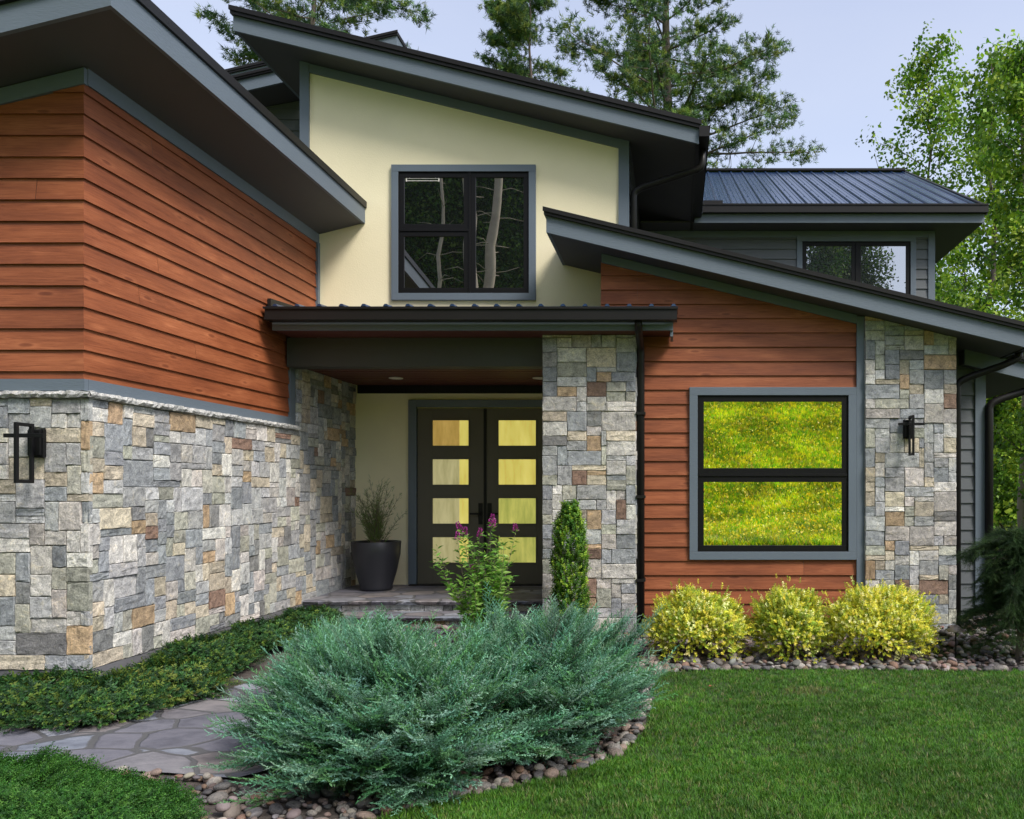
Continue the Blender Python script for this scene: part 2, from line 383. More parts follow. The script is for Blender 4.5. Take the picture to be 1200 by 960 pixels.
# ------------------------------------------------------------------ ground and terrain
def gz(x, y):
    z = 0.0
    if y > 0: z = .12*max(0, min(1, (-x-1.6)/1.2))
    if x > 2.2 and 7 < y < 12: z += .17*min(1,(x-2.2)/1.3)*max(0,min(1,(y-7.3)/1.2))
    if y < -4.6:
        t = min(1, (-4.6-y)/28); z += 9.2*(t*t*(3-2*t))*.93
        z += .25*math.sin(x*.5+y*.3)*min(1, (-4.6-y)/5)
    if y > 14: z += .03*min(y-14, 40)*max(0, min(1, (abs(x)-3)/10))*0
    return z
def terrain():
    xs = sorted(set([-900,-400,-200,-120,-80]+[x*3 for x in range(-20,21)]+[x*.4 for x in range(-14,16)]+[80,120,200,400,900]))
    ys = sorted(set([-900,-400,-200,-120,-80]+[-60+2*k for k in range(30)]+[y*.5 for y in range(0,34)]+[20,30,40,60,80,120,200,400,900]))
    V = np.array([(x,y,gz(x,y)-.012) for y in ys for x in xs]); nx = len(xs)
    T = np.array([(j*nx+i, j*nx+i+1, (j+1)*nx+i+1, (j+1)*nx+i) for j in range(len(ys)-1) for i in range(nx-1)])
    m, nt, p = mat('ground_cover')
    v = coords(nt); n1 = noise(nt, v, .35, 8, .7); n2 = noise(nt, v, 6, 6, .7)
    geo = nt.nodes.new('ShaderNodeSeparateXYZ'); nt.links.new(coords(nt), geo.inputs[0])
    meadow = ramp(nt, n2, [(.3,(.05,.10,.012)), (.5,(.14,.24,.02)), (.65,(.34,.36,.03)), (.8,(.50,.42,.04))])
    wood = ramp(nt, n2, [(.3,(.03,.025,.015)), (.5,(.035,.05,.015)), (.7,(.06,.075,.02))])
    mr = node(nt, 'ShaderNodeMapRange'); nt.links.new(geo.outputs[1], mr.inputs[0]); mr.inputs[1].default_value = -3; mr.inputs[2].default_value = -4
    c = mixc(nt, wood, meadow, mr.outputs[0]); nt.links.new(c, p.inputs['Base Color']); p.inputs['Roughness'].default_value = 1
    p.inputs['Specular IOR Level'].default_value = .1
    bump(nt, p, n2, 1, .05)
    o = np_mesh('ground', V, T, np.ones((len(V),3)), m, smooth=True); tag(o, kind='structure')
terrain()
def sheet(name, poly, zoff, m, res=.12):
    """a flat sheet over the terrain following its height; poly is (x,y)"""
    import bmesh
    bm = bmesh.new(); vs = [bm.verts.new((x,y,0)) for x,y in poly]; bm.faces.new(vs)
    xs = [p[0] for p in poly]; ys = [p[1] for p in poly]
    k = min(xs)+res
    while k < max(xs):
        g = bm.verts[:]+bm.edges[:]+bm.faces[:]; bmesh.ops.bisect_plane(bm, geom=g, plane_co=(k,0,0), plane_no=(1,0,0)); k += res*2
    for v in bm.verts: v.co.z = gz(v.co.x, v.co.y)+zoff
    bmesh.ops.recalc_face_normals(bm, faces=bm.faces[:])
    me = bpy.data.meshes.new(name); bm.to_mesh(me); bm.free()
    o = link(name, me, m); tag(o, kind='structure'); return o
EDGE = [(-1.9,3.2),(-1.55,3.75),(-1.4,4.0),(-1.02,4.3),(-.66,4.52),(-.34,4.88),(-.2,5.4),(-.16,6.1),(-.2,6.8),(-.1,7.12),(.3,7.2),(1.2,7.22),(2.4,7.18),(3.4,7.16),(6.5,7.2)]
LAWN = EDGE + [(9,8.2),(12,7),(12,-3.5),(-1.8,-3.5),(-2.1,1.0)]
def inside(poly, x, y):
    c = False; n = len(poly); j = n-1
    for i in range(n):
        if (poly[i][1] > y) != (poly[j][1] > y) and x < (poly[j][0]-poly[i][0])*(y-poly[i][1])/(poly[j][1]-poly[i][1])+poly[i][0]: c = not c
        j = i
    return c
def inside_np(poly, P):
    c = np.zeros(len(P), bool); n = len(poly); j = n-1; x, y = P[:,0], P[:,1]
    for i in range(n):
        yi, yj, xi, xj = poly[i][1], poly[j][1], poly[i][0], poly[j][0]
        if yi != yj: c ^= ((yi > y) != (yj > y)) & (x < (xj-xi)*(y-yi)/(yj-yi)+xi)
        j = i
    return c
def soil_mat(name, a, b):
    m, nt, p = mat(name); n1 = noise(nt, coords(nt), 14, 8, .7)
    nt.links.new(ramp(nt, n1, [(.3,a),(.7,b)]), p.inputs['Base Color']); p.inputs['Roughness'].default_value = 1; bump(nt, p, n1, 1, .02); return m
lawn_m = soil_mat('lawn_thatch', (.016,.036,.008), (.045,.07,.016))
sheet('lawn', LAWN, .002, lawn_m)
bed_m = soil_mat('bed_soil', (.035,.028,.024), (.12,.10,.09))
BED = [(-1.9,3.2)]+EDGE[1:]+[(9,8.2),(9,12),(4.2,12),(4.2,9.0),(-4.3,9.0),(-4.3,5.9),(-9,5.9),(-9,1.5),(-2.2,1.5)]
sheet('planting_bed', BED, -.006, bed_m)
PATH = [(-9,4.2),(-3.6,4.32),(-2.9,4.27),(-2.3,4.3),(-1.95,4.9),(-1.75,6),(-1.7,7.4),(-1.6,8.75),(-3.5,8.75),(-3.35,7.6),(-3.2,6.6),(-3.3,5.75),(-3.5,5.22),(-4.2,5.08),(-9,5.1)]
def flag_mat(name='flagstone', k=3.0):
    m, nt, p = mat(name)
    v = coords(nt, (1,1.35,1)); dn = node(nt, 'ShaderNodeTexNoise', Scale=3, Detail=2); nt.links.new(v, dn.inputs['Vector'])
    vv = mixc(nt, v, dn.outputs[1], .10)
    vo = node(nt, 'ShaderNodeTexVoronoi', Scale=k); nt.links.new(vv, vo.inputs['Vector'])
    ve = node(nt, 'ShaderNodeTexVoronoi', Scale=k, feature='DISTANCE_TO_EDGE'); nt.links.new(vv, ve.inputs['Vector'])
    sx = nt.nodes.new('ShaderNodeSeparateXYZ'); nt.links.new(vo.outputs['Color'], sx.inputs[0])
    base = ramp(nt, sx.outputs[0], [(0,(.10,.10,.125)), (.35,(.15,.15,.18)), (.6,(.20,.175,.17)), (.8,(.17,.19,.235)), (1,(.28,.29,.33))])
    n1 = noise(nt, v, 5, 8, .7)
    c = mixc(nt, base, ramp(nt, n1, [(.3,(.55,.55,.58)), (.5,(1,1,1)), (.7,(1.4,1.35,1.3))]), .9, 'MULTIPLY')
    jn = ramp(nt, ve.outputs['Distance'], [(.0,(0,0,0)), (.028,(0,0,0)), (.05,(1,1,1))])
    c = mixc(nt, (.095,.095,.10), c, jn); nt.links.new(c, p.inputs['Base Color'])
    p.inputs['Roughness'].default_value = .62
    bump(nt, p, mixc(nt, n1, jn, .45), .8, .02)
    return m
M['flag'] = flag_mat()
o = sheet('flagstone_path', PATH, .012, M['flag'])

# ------------------------------------------------------------------ the house
H = empty('house', (0,9,0), label='modern house with cream stucco, cedar siding, ledge stone and sloping metal roofs', cat='house')
class HMB(MB):
    def build(s, name, m, parent=None, **kw):
        pr = parent or H
        o = MB.build(s, name, m, pr, **kw); 
        if pr == H: o.matrix_parent_inverse.identity(); o.location = (-H.location.x, -H.location.y, -H.location.z)
        return o
Z = lambda c: CZ + c                                  # height above the eye -> world
EX = .1556
# --- walls of the left wing
SXL = -4.29; STX = -4.26; YF = 5.95
left_soff = lambda x: Z(3.05 + .25*(x+4.29))
b = HMB(); b.prism([(-12,-.3),(SXL-.02,-.3),(SXL-.02,left_soff(SXL)+.02),(-12,left_soff(-12)+.02)], YF+.02, 10.95); b.build('wing_wall', M['concrete'])
b = HMB()
topf = [(-11, Z(.79)), (SXL-.004, Z(.79)), (SXL-.004, left_soff(SXL)-.10), (-11, left_soff(-11)-.10)]
topf[3] = (-9.5, Z(.80)+1.0); topf = [(-11,Z(.79)),(SXL-.004,Z(.79)),(SXL-.004,left_soff(SXL)-.1),(-11,left_soff(-11)-.1)]
lap(b, [topf], Z(.853), EX, lambda u,z,o: (u if u < SXL-.005 else SXL+o-.005, YF-o+.005, z), 1, True)
lap(b, [[(YF-.012,Z(.79)),(9.1,Z(.79)),(9.1,left_soff(SXL)-.09),(YF-.012,left_soff(SXL)-.09)], [(9.1,Z(1.75)),(9.8,Z(1.75)),(9.8,left_soff(SXL)-.09),(9.1,left_soff(SXL)-.09)]], Z(.853), EX, lambda u,z,o: (SXL+o-.005, u if u > YF else YF-o+.005, z), 1, True)
b.build('cedar_siding', M['wood'])
# friezes, water table, corner boards
b = HMB()
b.prism([(-12,left_soff(-12)-.115),(SXL+.022,left_soff(SXL)-.115),(SXL+.022,left_soff(SXL)),(-12,left_soff(-12))], YF-.026, YF+.01)
b.box(SXL, SXL+.026, YF+.012, 9.845, left_soff(SXL)-.11, left_soff(SXL)+.01)
b.box(-12, SXL+.028, YF-.030, YF+.01, Z(.71), Z(.795)); b.box(SXL, SXL+.030, YF+.012, 9.12, Z(.71), Z(.796))
b.box(SXL, SXL+.034, 9.10, 9.2, Z(.70), Z(1.66)); b.box(SXL, SXL+.034, 9.79, 9.848, Z(1.9), left_soff(SXL)-.1)
b.build('trim_board', M['trim'])
def rough_cap():
    b = HMB(); rr = random.Random(3)
    for side in (0, 1):
        L0, L1 = (-8.0, STX+.05) if side == 0 else (YF-.055, 9.2)
        n = int((L1-L0)/.03); rows = []
        for i in range(n+1):
            u = L0+(L1-L0)*i/n
            row = []
            for (o_, z_) in ((-.02,.655),(.055,.66),(.068,.68),(.058,.703),(-.02,.712)):
                oo = o_+rr.uniform(-.010,.010) if o_ > 0 else o_; zz = z_+rr.uniform(-.006,.006)
                row.append((u, YF-oo, Z(zz)) if side == 0 else (STX+oo, u, Z(zz)))
            rows += row
        fs = [(i*5+k, i*5+k+1, (i+1)*5+k+1, (i+1)*5+k) for i in range(n) for k in range(4)]
        b.add(rows, fs, (.46,.46,.45))
    b.box(STX-.04, STX+.052, YF-.052, YF+.03, Z(.664), Z(.704), (.46,.46,.45))
    b.build('stone_cap', M['stone'])
rough_cap()
b = HMB()
ashlar(b, [[(-8,.29),(STX+.03,.29),(STX+.03,Z(.655)),(-8,Z(.655))]], lambda u,z,o: (u, YF-o, z), 11)
ashlar(b, [[(YF-.02,.29),(9.22,.29),(9.22,Z(.655)),(YF-.02,Z(.655))], [(9.22,.29),(10.9,.29),(10.9,Z(1.38)),(9.22,Z(1.38))]], lambda u,z,o: (STX+o, u, z), 12)
b.box(-8,STX-.051,YF,YF+.05,.2,Z(.66),(.3,.29,.27)); b.box(STX-.05,STX-.002,YF,9.22,.2,Z(.66),(.12,.12,.12)); b.box(STX-.05,STX-.002,9.221,10.9,.2,Z(1.38),(.12,.12,.12))
b.build('stone_wall', M['stone'])
b = HMB(); b.box(-8,STX+.02,YF-.02,YF+.04,-.3,.288); b.box(STX-.04,STX+.022,YF,9.4,-.3,.287); b.build('foundation', M['concrete'])
# --- left roof
def shed(name, X0, X1, z0, slope, y0, y1, fh, mh, side=None, soff='soffit', parts=True):
    """roof with its rake towards the camera: X range, soffit height at X0 and slope dz/dx; fascia height, metal height"""
    zz = lambda x: z0 + slope*(x-X0)
    r = HMB(); r.prism([(X0-.02,zz(X0-.02)+fh),(X1+.02,zz(X1+.02)+fh),(X1+.02,zz(X1+.02)+fh+mh),(X0-.02,zz(X0-.02)+fh+mh)], y0-.035, y1)
    r.prism([(X0-.03,zz(X0-.03)+fh+mh*.45),(X1+.03,zz(X1+.03)+fh+mh*.45),(X1+.03,zz(X1+.03)+fh+mh+.006),(X0-.03,zz(X0-.03)+fh+mh+.006)], y0-.05, y0-.03)
    ro = r.build(name, M['metal'])
    f = HMB(); f.prism([(X0,zz(X0)-.006),(X1,zz(X1)-.006),(X1,zz(X1)+fh),(X0,zz(X0)+fh)], y0, y0+.035)
    if side == 'right': f.box(X1-.035, X1, y0+.035, y1, zz(X1)-.006, zz(X1)+fh)
    if side == 'left': f.box(X0, X0+.035, y0+.035, y1, zz(X0)-.006, zz(X0)+fh)
    f.build('fascia', M['trim'], ro)
    s = HMB(); xa, xb = X0+(.035 if side == 'left' else 0), X1-(.035 if side == 'right' else 0)
    s.prism([(xa,zz(xa)+.004),(xb,zz(xb)+.004),(xb,zz(xb)+fh-.003),(xa,zz(xa)+fh-.003)], y0+.036, y1)
    s.build('soffit', M[soff], ro)
    return ro
shed('roof', -12, -3.714, left_soff(-12), .25, 5.40, 9.845, .175, .075, 'right')
# --- upper stucco block
usoff = lambda x: Z(5.268 - .2436*(x+5.06))
b = HMB()
b.prism([(-4.48,Z(1.45)),(-.55,Z(1.45)),(-.55,usoff(-.55)+.05),(-4.48,usoff(-4.48)+.05)], 9.85, 16)
b.box(-4.3,-1.2,10.9,16,0,Z(1.44))
b.build('stucco_wall', M['stucco'])
b = HMB()
b.prism([(-4.49,Z(1.9)),(-4.38,Z(1.9)),(-4.38,usoff(-4.38)+.01),(-4.49,usoff(-4.49)+.01)],9.82,9.86); b.prism([(-.667,Z(1.9)),(-.54,Z(1.9)),(-.54,usoff(-.54)+.01),(-.667,usoff(-.667)+.01)],9.82,9.87)
b.prism([(-4.38,usoff(-4.38)-.105),(-.667,usoff(-.667)-.105),(-.667,usoff(-.667)),(-4.38,usoff(-4.38))], 9.825, 9.86)
b.build('trim_board', M['trim'])
uroof = shed('upper_roof', -5.06, .284, usoff(-5.06), -.2436, 9.40, 13.2, .166, .085, 'left')
b = HMB(); zg = usoff(.284)
b.box(.286,.405,9.36,9.364,Z(4.03),Z(4.15)); b.box(.29,.40,9.37,12.5,Z(4.03),Z(4.04)); b.box(.395,.405,9.365,12.5,Z(4.03),Z(4.15)); b.box(.286,.291,9.365,12.5,Z(4.03),Z(4.15))
b.box(.395,.415,9.36,12.5,Z(4.135),Z(4.15)); b.box(.245,.2845,9.436,13.19,zg-.004,zg+.17)
b.build('gutter', M['metal'], uroof)
def downspout(pts, r=.04, nm='downspout', parent=None):
    # rounded corners
    P = [Vector(p) for p in pts]; out = [P[0]]
    for i in range(1, len(P)-1):
        a, c, d = P[i-1], P[i], P[i+1]; k = min(.06, (a-c).length*.4, (d-c).length*.4)
        p0 = c+(a-c).normalized()*k; p2 = c+(d-c).normalized()*k
        out += [p0, (p0+c*2+p2)/4, p2]
    out.append(P[-1]); b = HMB(); b.tube(out, r, 10); return b.build(nm, M['metal'], parent, smooth=True)
downspout([(.34,9.75,Z(4.06)),(.335,9.75,Z(3.82)),(-.40,9.90,Z(3.64)),(-.49,9.9,Z(3.58)),(-.49,9.9,Z(2.2))], .042, parent=uroof)
# side wall + rear wing
b = HMB(); sidep = [(9.87,Z(1.8)),(12.6,Z(1.8)),(12.6,usoff(-.54)-.0),(9.87,usoff(-.54))]
lap(b, [sidep], Z(1.8), EX, lambda u,z,o: (-.546+o, u, z), 4)
lap(b, [[(-.5,Z(1.2)),(1.90,Z(1.2)),(1.90,Z(4.0)),(-.5,Z(4.0))],[(1.90,Z(3.93)),(3.7,Z(3.93)),(3.7,Z(4.0)),(1.90,Z(4.0))],[(3.7,Z(1.2)),(3.92,Z(1.2)),(3.92,Z(4.0)),(3.7,Z(4.0))],[(1.9,Z(1.2)),(3.7,Z(1.2)),(3.7,Z(2.9)),(1.9,Z(2.9))]], Z(1.55), EX*.98, lambda u,z,o: (u, 12.6-o, z), 5)
b.build('grey_siding', M['greysiding'])
b = HMB(); b.box(-.54,3.96,12.605,18,0,Z(3.97)); b.build('wing_wall', M['greysiding'])
b = HMB(); b.box(3.90,4.003,12.565,12.66,0,Z(3.96)); b.box(-.5,3.9,12.572,12.6,Z(3.86),Z(3.96)); b.build('trim_board', M['trim'])
def rear_roof():
    y0, z0, y1, z1 = 12.2, Z(4.19), 16.4, Z(6.34); x0, x1 = -.53, 4.61; sl_ = (z1-z0)/(y1-y0)
    b = HMB(); b.prismx([(y0,z0-.03),(y1,z1-.03),(y1+4,z1-.03-4*sl_),(y1+4,z1-4*sl_),(y1,z1),(y0,z0)][::-1], x0, x1)
    n = int((x1-x0)/.2286); L = math.hypot(y1-y0, z1-z0)
    for i in range(n+1):
        x = x0+.06+i*.2286
        w0, w1, h = .03, .013, .022
        b.add([(x-w0,y0-.01,z0+.001),(x+w0,y0-.01,z0+.001),(x+w1,y0-.01,z0+h),(x-w1,y0-.01,z0+h),(x-w0,y1,z1+.001),(x+w0,y1,z1+.001),(x+w1,y1,z1+h),(x-w1,y1,z1+h)],
              [(0,1,2,3),(1,5,6,2),(3,2,6,7),(0,3,7,4)])
        for s_ in (.33,.66):                          # minor ribs
            xm = x+.2286*s_
            if xm < x1: b.add([(xm-.008,y0,z0+.001),(xm+.008,y0,z0+.001),(xm,y0,z0+.006),(xm-.008,y1,z1+.001),(xm+.008,y1,z1+.001),(xm,y1,z1+.006)], [(0,1,2),(1,4,5,2),(0,2,5,3)])
        for k in range(6):                            # screws
            t = (k+.5)/6; yy = y0+(y1-y0)*t; zz = z0+(z1-z0)*t
            b.box(x+.05, x+.065, yy, yy+.02, zz, zz+.012)
    ro = b.build('rear_roof', M['roofmetal'])
    r = HMB(); r.prismx([(y0-.02,z0-.12),(y1+.05,z1-.12),(y1+.05,z1+.05),(y0-.02,z0+.035)][::-1], x1, x1+.05)
    r.box(x0,x1,y1-.08,y1+.08,z1+.01,z1+.05); r.build('rake_trim', M['metal'], ro)
    g = HMB(); g.box(.42,x1+.03,12.09,12.10,Z(4.085),Z(4.205)); g.box(.42,x1+.03,12.10,12.2,Z(4.085),Z(4.095)); g.box(.42,x1+.03,12.078,12.09,Z(4.19),Z(4.21)); g.box(x1+.02,x1+.032,12.10,12.2,Z(4.095),Z(4.205))
    g.box(.43,.72,12.12,12.24,Z(4.19),Z(4.27)); g.build('gutter', M['metal'], ro)
    f = HMB(); f.box(.3,x1,12.17,12.2,Z(3.955),Z(4.12)); f.build('fascia', M['trim'], ro)
    s = HMB(); s.box(-.5,x1,12.2,12.62,Z(3.965),Z(3.99)); s.box(3.97,x1,12.62,16.4,Z(3.965),Z(3.99)); s.build('soffit', M['soffit'], ro)
rear_roof()
# --- windows
def window(label, x0, x1, z0, z1, y, tw, sashes, glass, fr=.055, cord=False):
    t = HMB(); d = .035
    t.box(x0,x1,y-d,y+.01,z1-tw,z1); t.box(x0,x1,y-d,y+.01,z0,z0+tw); t.box(x0,x0+tw,y-d,y+.01,z0+tw,z1-tw); t.box(x1-tw,x1,y-d,y+.01,z0+tw,z1-tw)
    wo = t.build('window', M['trim'], bevel=.003); wo['label'] = label
    a0,a1,c0,c1 = x0+tw,x1-tw,z0+tw,z1-tw
    f = HMB()
    g = .022
    for (s0,s1,u0,u1) in sashes:
        xa, xb, za, zb = a0+(a1-a0)*s0, a0+(a1-a0)*s1, c0+(c1-c0)*u0, c0+(c1-c0)*u1
        sx = g if s0 == 0 else g*.5; 
        xa += .012 if s0 > 0 else .006; xb -= .012 if s1 < 1 else .006; za += .014 if u0 > 0 else .006; zb -= .014 if u1 < 1 else .006
        f.box(xa,xb,y-.016,y+.02,zb-fr,zb); f.box(xa,xb,y-.016,y+.02,za,za+fr); f.box(xa,xa+fr,y-.016,y+.02,za+fr,zb-fr); f.box(xb-fr,xb,y-.016,y+.02,za+fr,zb-fr)
    f.box(a0,a1,y-.004,y+.015,c0,c1) if False else None
    # outer frame members between the sashes
    f.box(a0+.0,a0+.006,y-.03,y+.02,c0,c1); f.box(a1-.006,a1,y-.03,y+.02,c0,c1); f.box(a0+.006,a1-.006,y-.03,y+.02,c1-.006,c1); f.box(a0+.006,a1-.006,y-.03,y+.02,c0,c0+.006)
    done = set()
    for (s0,s1,u0,u1) in sashes:
        if s0 > 0 and s0 not in done: done.add(s0); xm = a0+(a1-a0)*s0; f.box(xm-.012,xm+.012,y-.026,y+.02,c0+.006,c1-.006)
        if u0 > 0: zm = c0+(c1-c0)*u0; xa = a0+(a1-a0)*s0+.013; xb = a0+(a1-a0)*s1-.013; f.box(xa,xb,y-.026,y+.02,zm-.014,zm+.014)
    f.build('frame', M['black'], wo, bevel=.002)
    for (s0,s1,u0,u1) in sashes:
        xa, xb, za, zb = a0+(a1-a0)*s0+fr*.8, a0+(a1-a0)*s1-fr*.8, c0+(c1-c0)*u0+fr*.8, c0+(c1-c0)*u1-fr*.8
        p = HMB(); p.box(xa,xb,y-.004,y+.004,za,zb); p.build('pane', M[glass], wo)
    if cord:
        p = HMB(); xa, zc = a0+.085, c1-.10
        p.box(xa,xa+.40,y-.0085,y-.0045,zc-.006,zc); p.box(xa,xa+.40,y-.0085,y-.0045,zc+.022,zc+.027); p.box(xa,xa+.012,y-.009,y-.0045,zc-.012,zc+.03); p.box(xa+.39,xa+.402,y-.009,y-.0045,zc-.012,zc+.03)
        p.box(xa+.04,xa+.05,y-.009,y-.0045,zc+.03,zc+.045); p.box(xa+.35,xa+.36,y-.009,y-.0045,zc+.03,zc+.045)
        p.build('blind_bracket', M['lens'], wo)
    return wo
k = 9.83/960
window('large black framed window in the cream stucco reflecting dark trunks', (459-PX)*k, (628-PX)*k, Z((PY-352)*k), Z((PY-193.5)*k), 9.845, .083, [(0,.545,.52,1),(0,.545,0,.48+.04),(.545,1,0,1)], 'glass_tilted_reflection', .06, True)
k = 8.93/960
window('wide black framed window in cedar siding reflecting bright yellow green meadow', (808-PX)*k, 1.985, Z((PY-656)*k), Z((PY-454)*k), 8.945, .088, [(0,1,.49,1),(0,1,0,.49)], 'glass_big', .062)
k = 12.55/960
window('small black window high on grey rear wall', (934-PX)*k, (1074-PX)*k, Z(2.75), Z((PY-276)*k), 12.60, .085, [(0,.5,0,1),(.5,1,0,1)], 'glass_dark', .06)
# --- right wing
rsoff = lambda x: Z(2.694 - .24*(x+1.34))
YR = 8.95
b = HMB(); b.prism([(-.79,0),(3.03,0),(3.03,rsoff(3.03)+.06),(-.79,rsoff(-.79)+.06)], YR+.012, 12.59); b.build('wing_wall', M['concrete'])
b = HMB(); wz0, wz1 = Z(-.774)+.02, Z(1.109)-.02; wx0 = .19
T_ = lambda x: rsoff(x)-.085
zb = .02
lap(b, [[(-.80,Z(1.95)),(-.33,Z(1.95)),(-.33,T_(-.33)),(-.80,T_(-.80))], [(-.40,zb),(wx0,zb),(wx0,T_(wx0)),(-.40,T_(-.40))], [(wx0,zb),(1.99,zb),(1.99,wz0),(wx0,wz0)], [(wx0,wz1),(1.99,wz1),(1.99,T_(1.99)),(wx0,T_(wx0))]][1:] + [[(-.80,Z(1.3)),(-.401,Z(1.3)),(-.401,T_(-.401)),(-.80,T_(-.80))]],
    Z(1.55), EX, lambda u,z,o: (u, YR-o+.005, z), 8, True)
b.build('cedar_siding', M['wood'])
b = HMB()
b.prism([(-.79,rsoff(-.79)-.095),(1.99,rsoff(1.99)-.095),(1.99,rsoff(1.99)),(-.79,rsoff(-.79))], YR-.03, YR+.01)
b.box(1.987,2.07,YR-.038,YR+.01,.0,rsoff(2.07)+.0); b.build('trim_board', M['trim'])
b = HMB()
ashlar(b, [[(2.072,.03),(3.06,.03),(3.06,rsoff(3.06)),(2.072,rsoff(2.072))]], lambda u,z,o: (u, 8.90-o, z), 21)
b.box(2.073,3.045,8.905,YR+.01,0,rsoff(3.05)); b.build('stone_column', M['stone'])
rroof = shed('lower_roof', -1.34, 3.71, rsoff(-1.34), -.24, 8.58, 12.58, .167, .07, 'left')
b = HMB(); ze = rsoff(3.71)
b.box(3.735,3.745,8.56,12.5,ze+.03,ze+.15); b.box(3.735,3.85,8.56,12.5,ze+.02,ze+.03); b.box(3.84,3.85,8.56,12.5,ze+.03,ze+.15); b.box(3.735,3.85,8.55,8.56,ze+.02,ze+.15); b.box(3.70,3.734,8.62,12.5,ze-.004,ze+.16)
b.build('gutter', M['metal'], rroof)
downspout([(3.79,9.0,ze+.03),(3.79,9.0,Z(1.44)),(3.62,9.0,Z(1.36)),(3.24,9.05,Z(1.23)),(3.13,9.06,Z(1.17)),(3.13,9.06,.04)], .04, parent=rroof)
# grey side wall at the far right, with its own little roof
b = HMB(); lap(b, [[(3.05,0),(3.48,0),(3.48,Z(1.7)),(3.05,Z(1.7))]], Z(1.55), EX, lambda u,z,o: (u, 9.5-o, z), 9); b.build('grey_siding', M['greysiding'])
b = HMB(); b.box(2.9,3.59,9.505,12.58,0,Z(1.6)); b.build('wing_wall', M['greysiding'])
b = HMB(); b.box(3.48,3.60,9.46,9.6,0,Z(1.55)); b.build('trim_board', M['trim'])
sroof = shed('side_roof', 3.30, 4.18, Z(1.42), -.24, 9.3, 13.5, .17, .06)
b = HMB(); b.box(4.19,4.30,9.29,13.5,Z(1.24),Z(1.36)); b.build('gutter', M['metal'], sroof)
downspout([(4.24,9.42,Z(1.25)),(4.24,9.42,Z(1.19)),(3.74,9.44,Z(1.03)),(3.63,9.44,Z(.97)),(3.63,9.44,.04)], .045, parent=sroof)
# --- entry porch
b = HMB()
ashlar(b, [[(-1.42,.05),(-.415,.05),(-.415,Z(1.66)),(-1.42,Z(1.66))]], lambda u,z,o: (u, 8.85-o, z), 31)
ashlar(b, [[(8.83,.05),(8.93,.05),(8.93,Z(1.66)),(8.83,Z(1.66))]], lambda u,z,o: (-.43+o, u, z), 32)
b.box(-1.41,-.425,8.855,10.9,0,Z(1.66)); b.build('stone_pillar', M['stone'])
b = HMB(); b.box(-4.255,-1.42,9.0,9.22,Z(1.345),Z(1.66)); b.build('porch_beam', M['beam'])
b = HMB(); b.box(-4.21,-1.42,9.221,10.898,Z(1.375),Z(1.44)); 
for i in range(9): b.box(-4.21,-1.42,9.225+i*.186,9.23+i*.186,Z(1.37),Z(1.376))
b.build('porch_ceiling', M['redsoffit'])
b = HMB(); b.box(-4.2,-1.42,10.86,10.898,Z(1.268),Z(1.374)); b.build('trim_board', M['black'])
def porch_roof():
    x0, x1 = -4.2, .01
    b = HMB(); zf, zb_ = Z(1.885), Z(1.99)
    b.prismx([(8.46,zf-.02),(9.84,zb_-.02),(9.84,zb_),(8.46,zf)][::-1], x0-.05, -.80)
    b.prismx([(8.46,zf-.02),(8.92,zf+.014),(8.92,zf+.034),(8.46,zf)][::-1], -.80, x1+.03)
    i = 0
    while x0+.08+i*.2286 < x1:
        x = x0+.08+i*.2286; ye = 9.84 if x < -.83 else 8.92; ze_ = zf+(ye-8.46)*.076
        w0, w1, h = .028, .012, .024
        b.add([(x-w0,8.45,zf),(x+w0,8.45,zf),(x+w1,8.45,zf+h),(x-w1,8.45,zf+h),(x-w0,ye,ze_),(x+w0,ye,ze_),(x+w1,ye,ze_+h),(x-w1,ye,ze_+h)], [(0,1,2,3),(1,5,6,2),(3,2,6,7),(0,3,7,4)]); i += 1
    ro = b.build('porch_roof', M['roofmetal'])
    g = HMB(); g.box(x0,x1+.02,8.40,8.412,Z(1.735),Z(1.862)); g.box(x0,x1+.02,8.412,8.54,Z(1.735),Z(1.745)); g.box(x0-.01,x1+.03,8.385,8.40,Z(1.845),Z(1.867)); g.box(x0,x0+.01,8.412,8.54,Z(1.745),Z(1.86)); g.box(x1+.01,x1+.02,8.412,8.54,Z(1.745),Z(1.86)); g.box(x0,x1+.02,8.388,8.40,Z(1.735),Z(1.765))
    g.build('gutter', M['metal'], ro)
    f = HMB(); f.box(x0,x1-.02,8.56,8.59,Z(1.657),Z(1.84)); f.box(x1-.05,x1-.021,8.59,8.9,Z(1.60),Z(1.86)); f.build('fascia', M['trim'], ro)
    s = HMB(); s.box(x0,x1-.05,8.59,9.0,Z(1.662),Z(1.69)); s.build('soffit', M['redsoffit'], ro)
    fl = HMB(); fl.prismx([(8.6,Z(1.9)),(9.8,Z(1.99)),(9.8,Z(2.09)),(8.6,Z(2.0))][::-1], SXL+.02, SXL+.055); fl.prismx([(8.6,Z(1.9)),(9.8,Z(1.99)),(9.8,Z(2.01)),(8.6,Z(1.92))][::-1], SXL+.055, SXL+.14); fl.build('flashing', M['metal'], ro)
    downspout([(-.37,8.47,Z(1.74)),(-.37,8.50,Z(1.66)),(-.36,8.86,Z(1.52)),(-.36,8.86,.04)], .042, parent=ro)
    for z in (.6,1.5,2.4): st = HMB(); st.box(-.41,-.31,8.81,8.93,z,z+.03); st.build('strap', M['metal'], ro)
porch_roof()
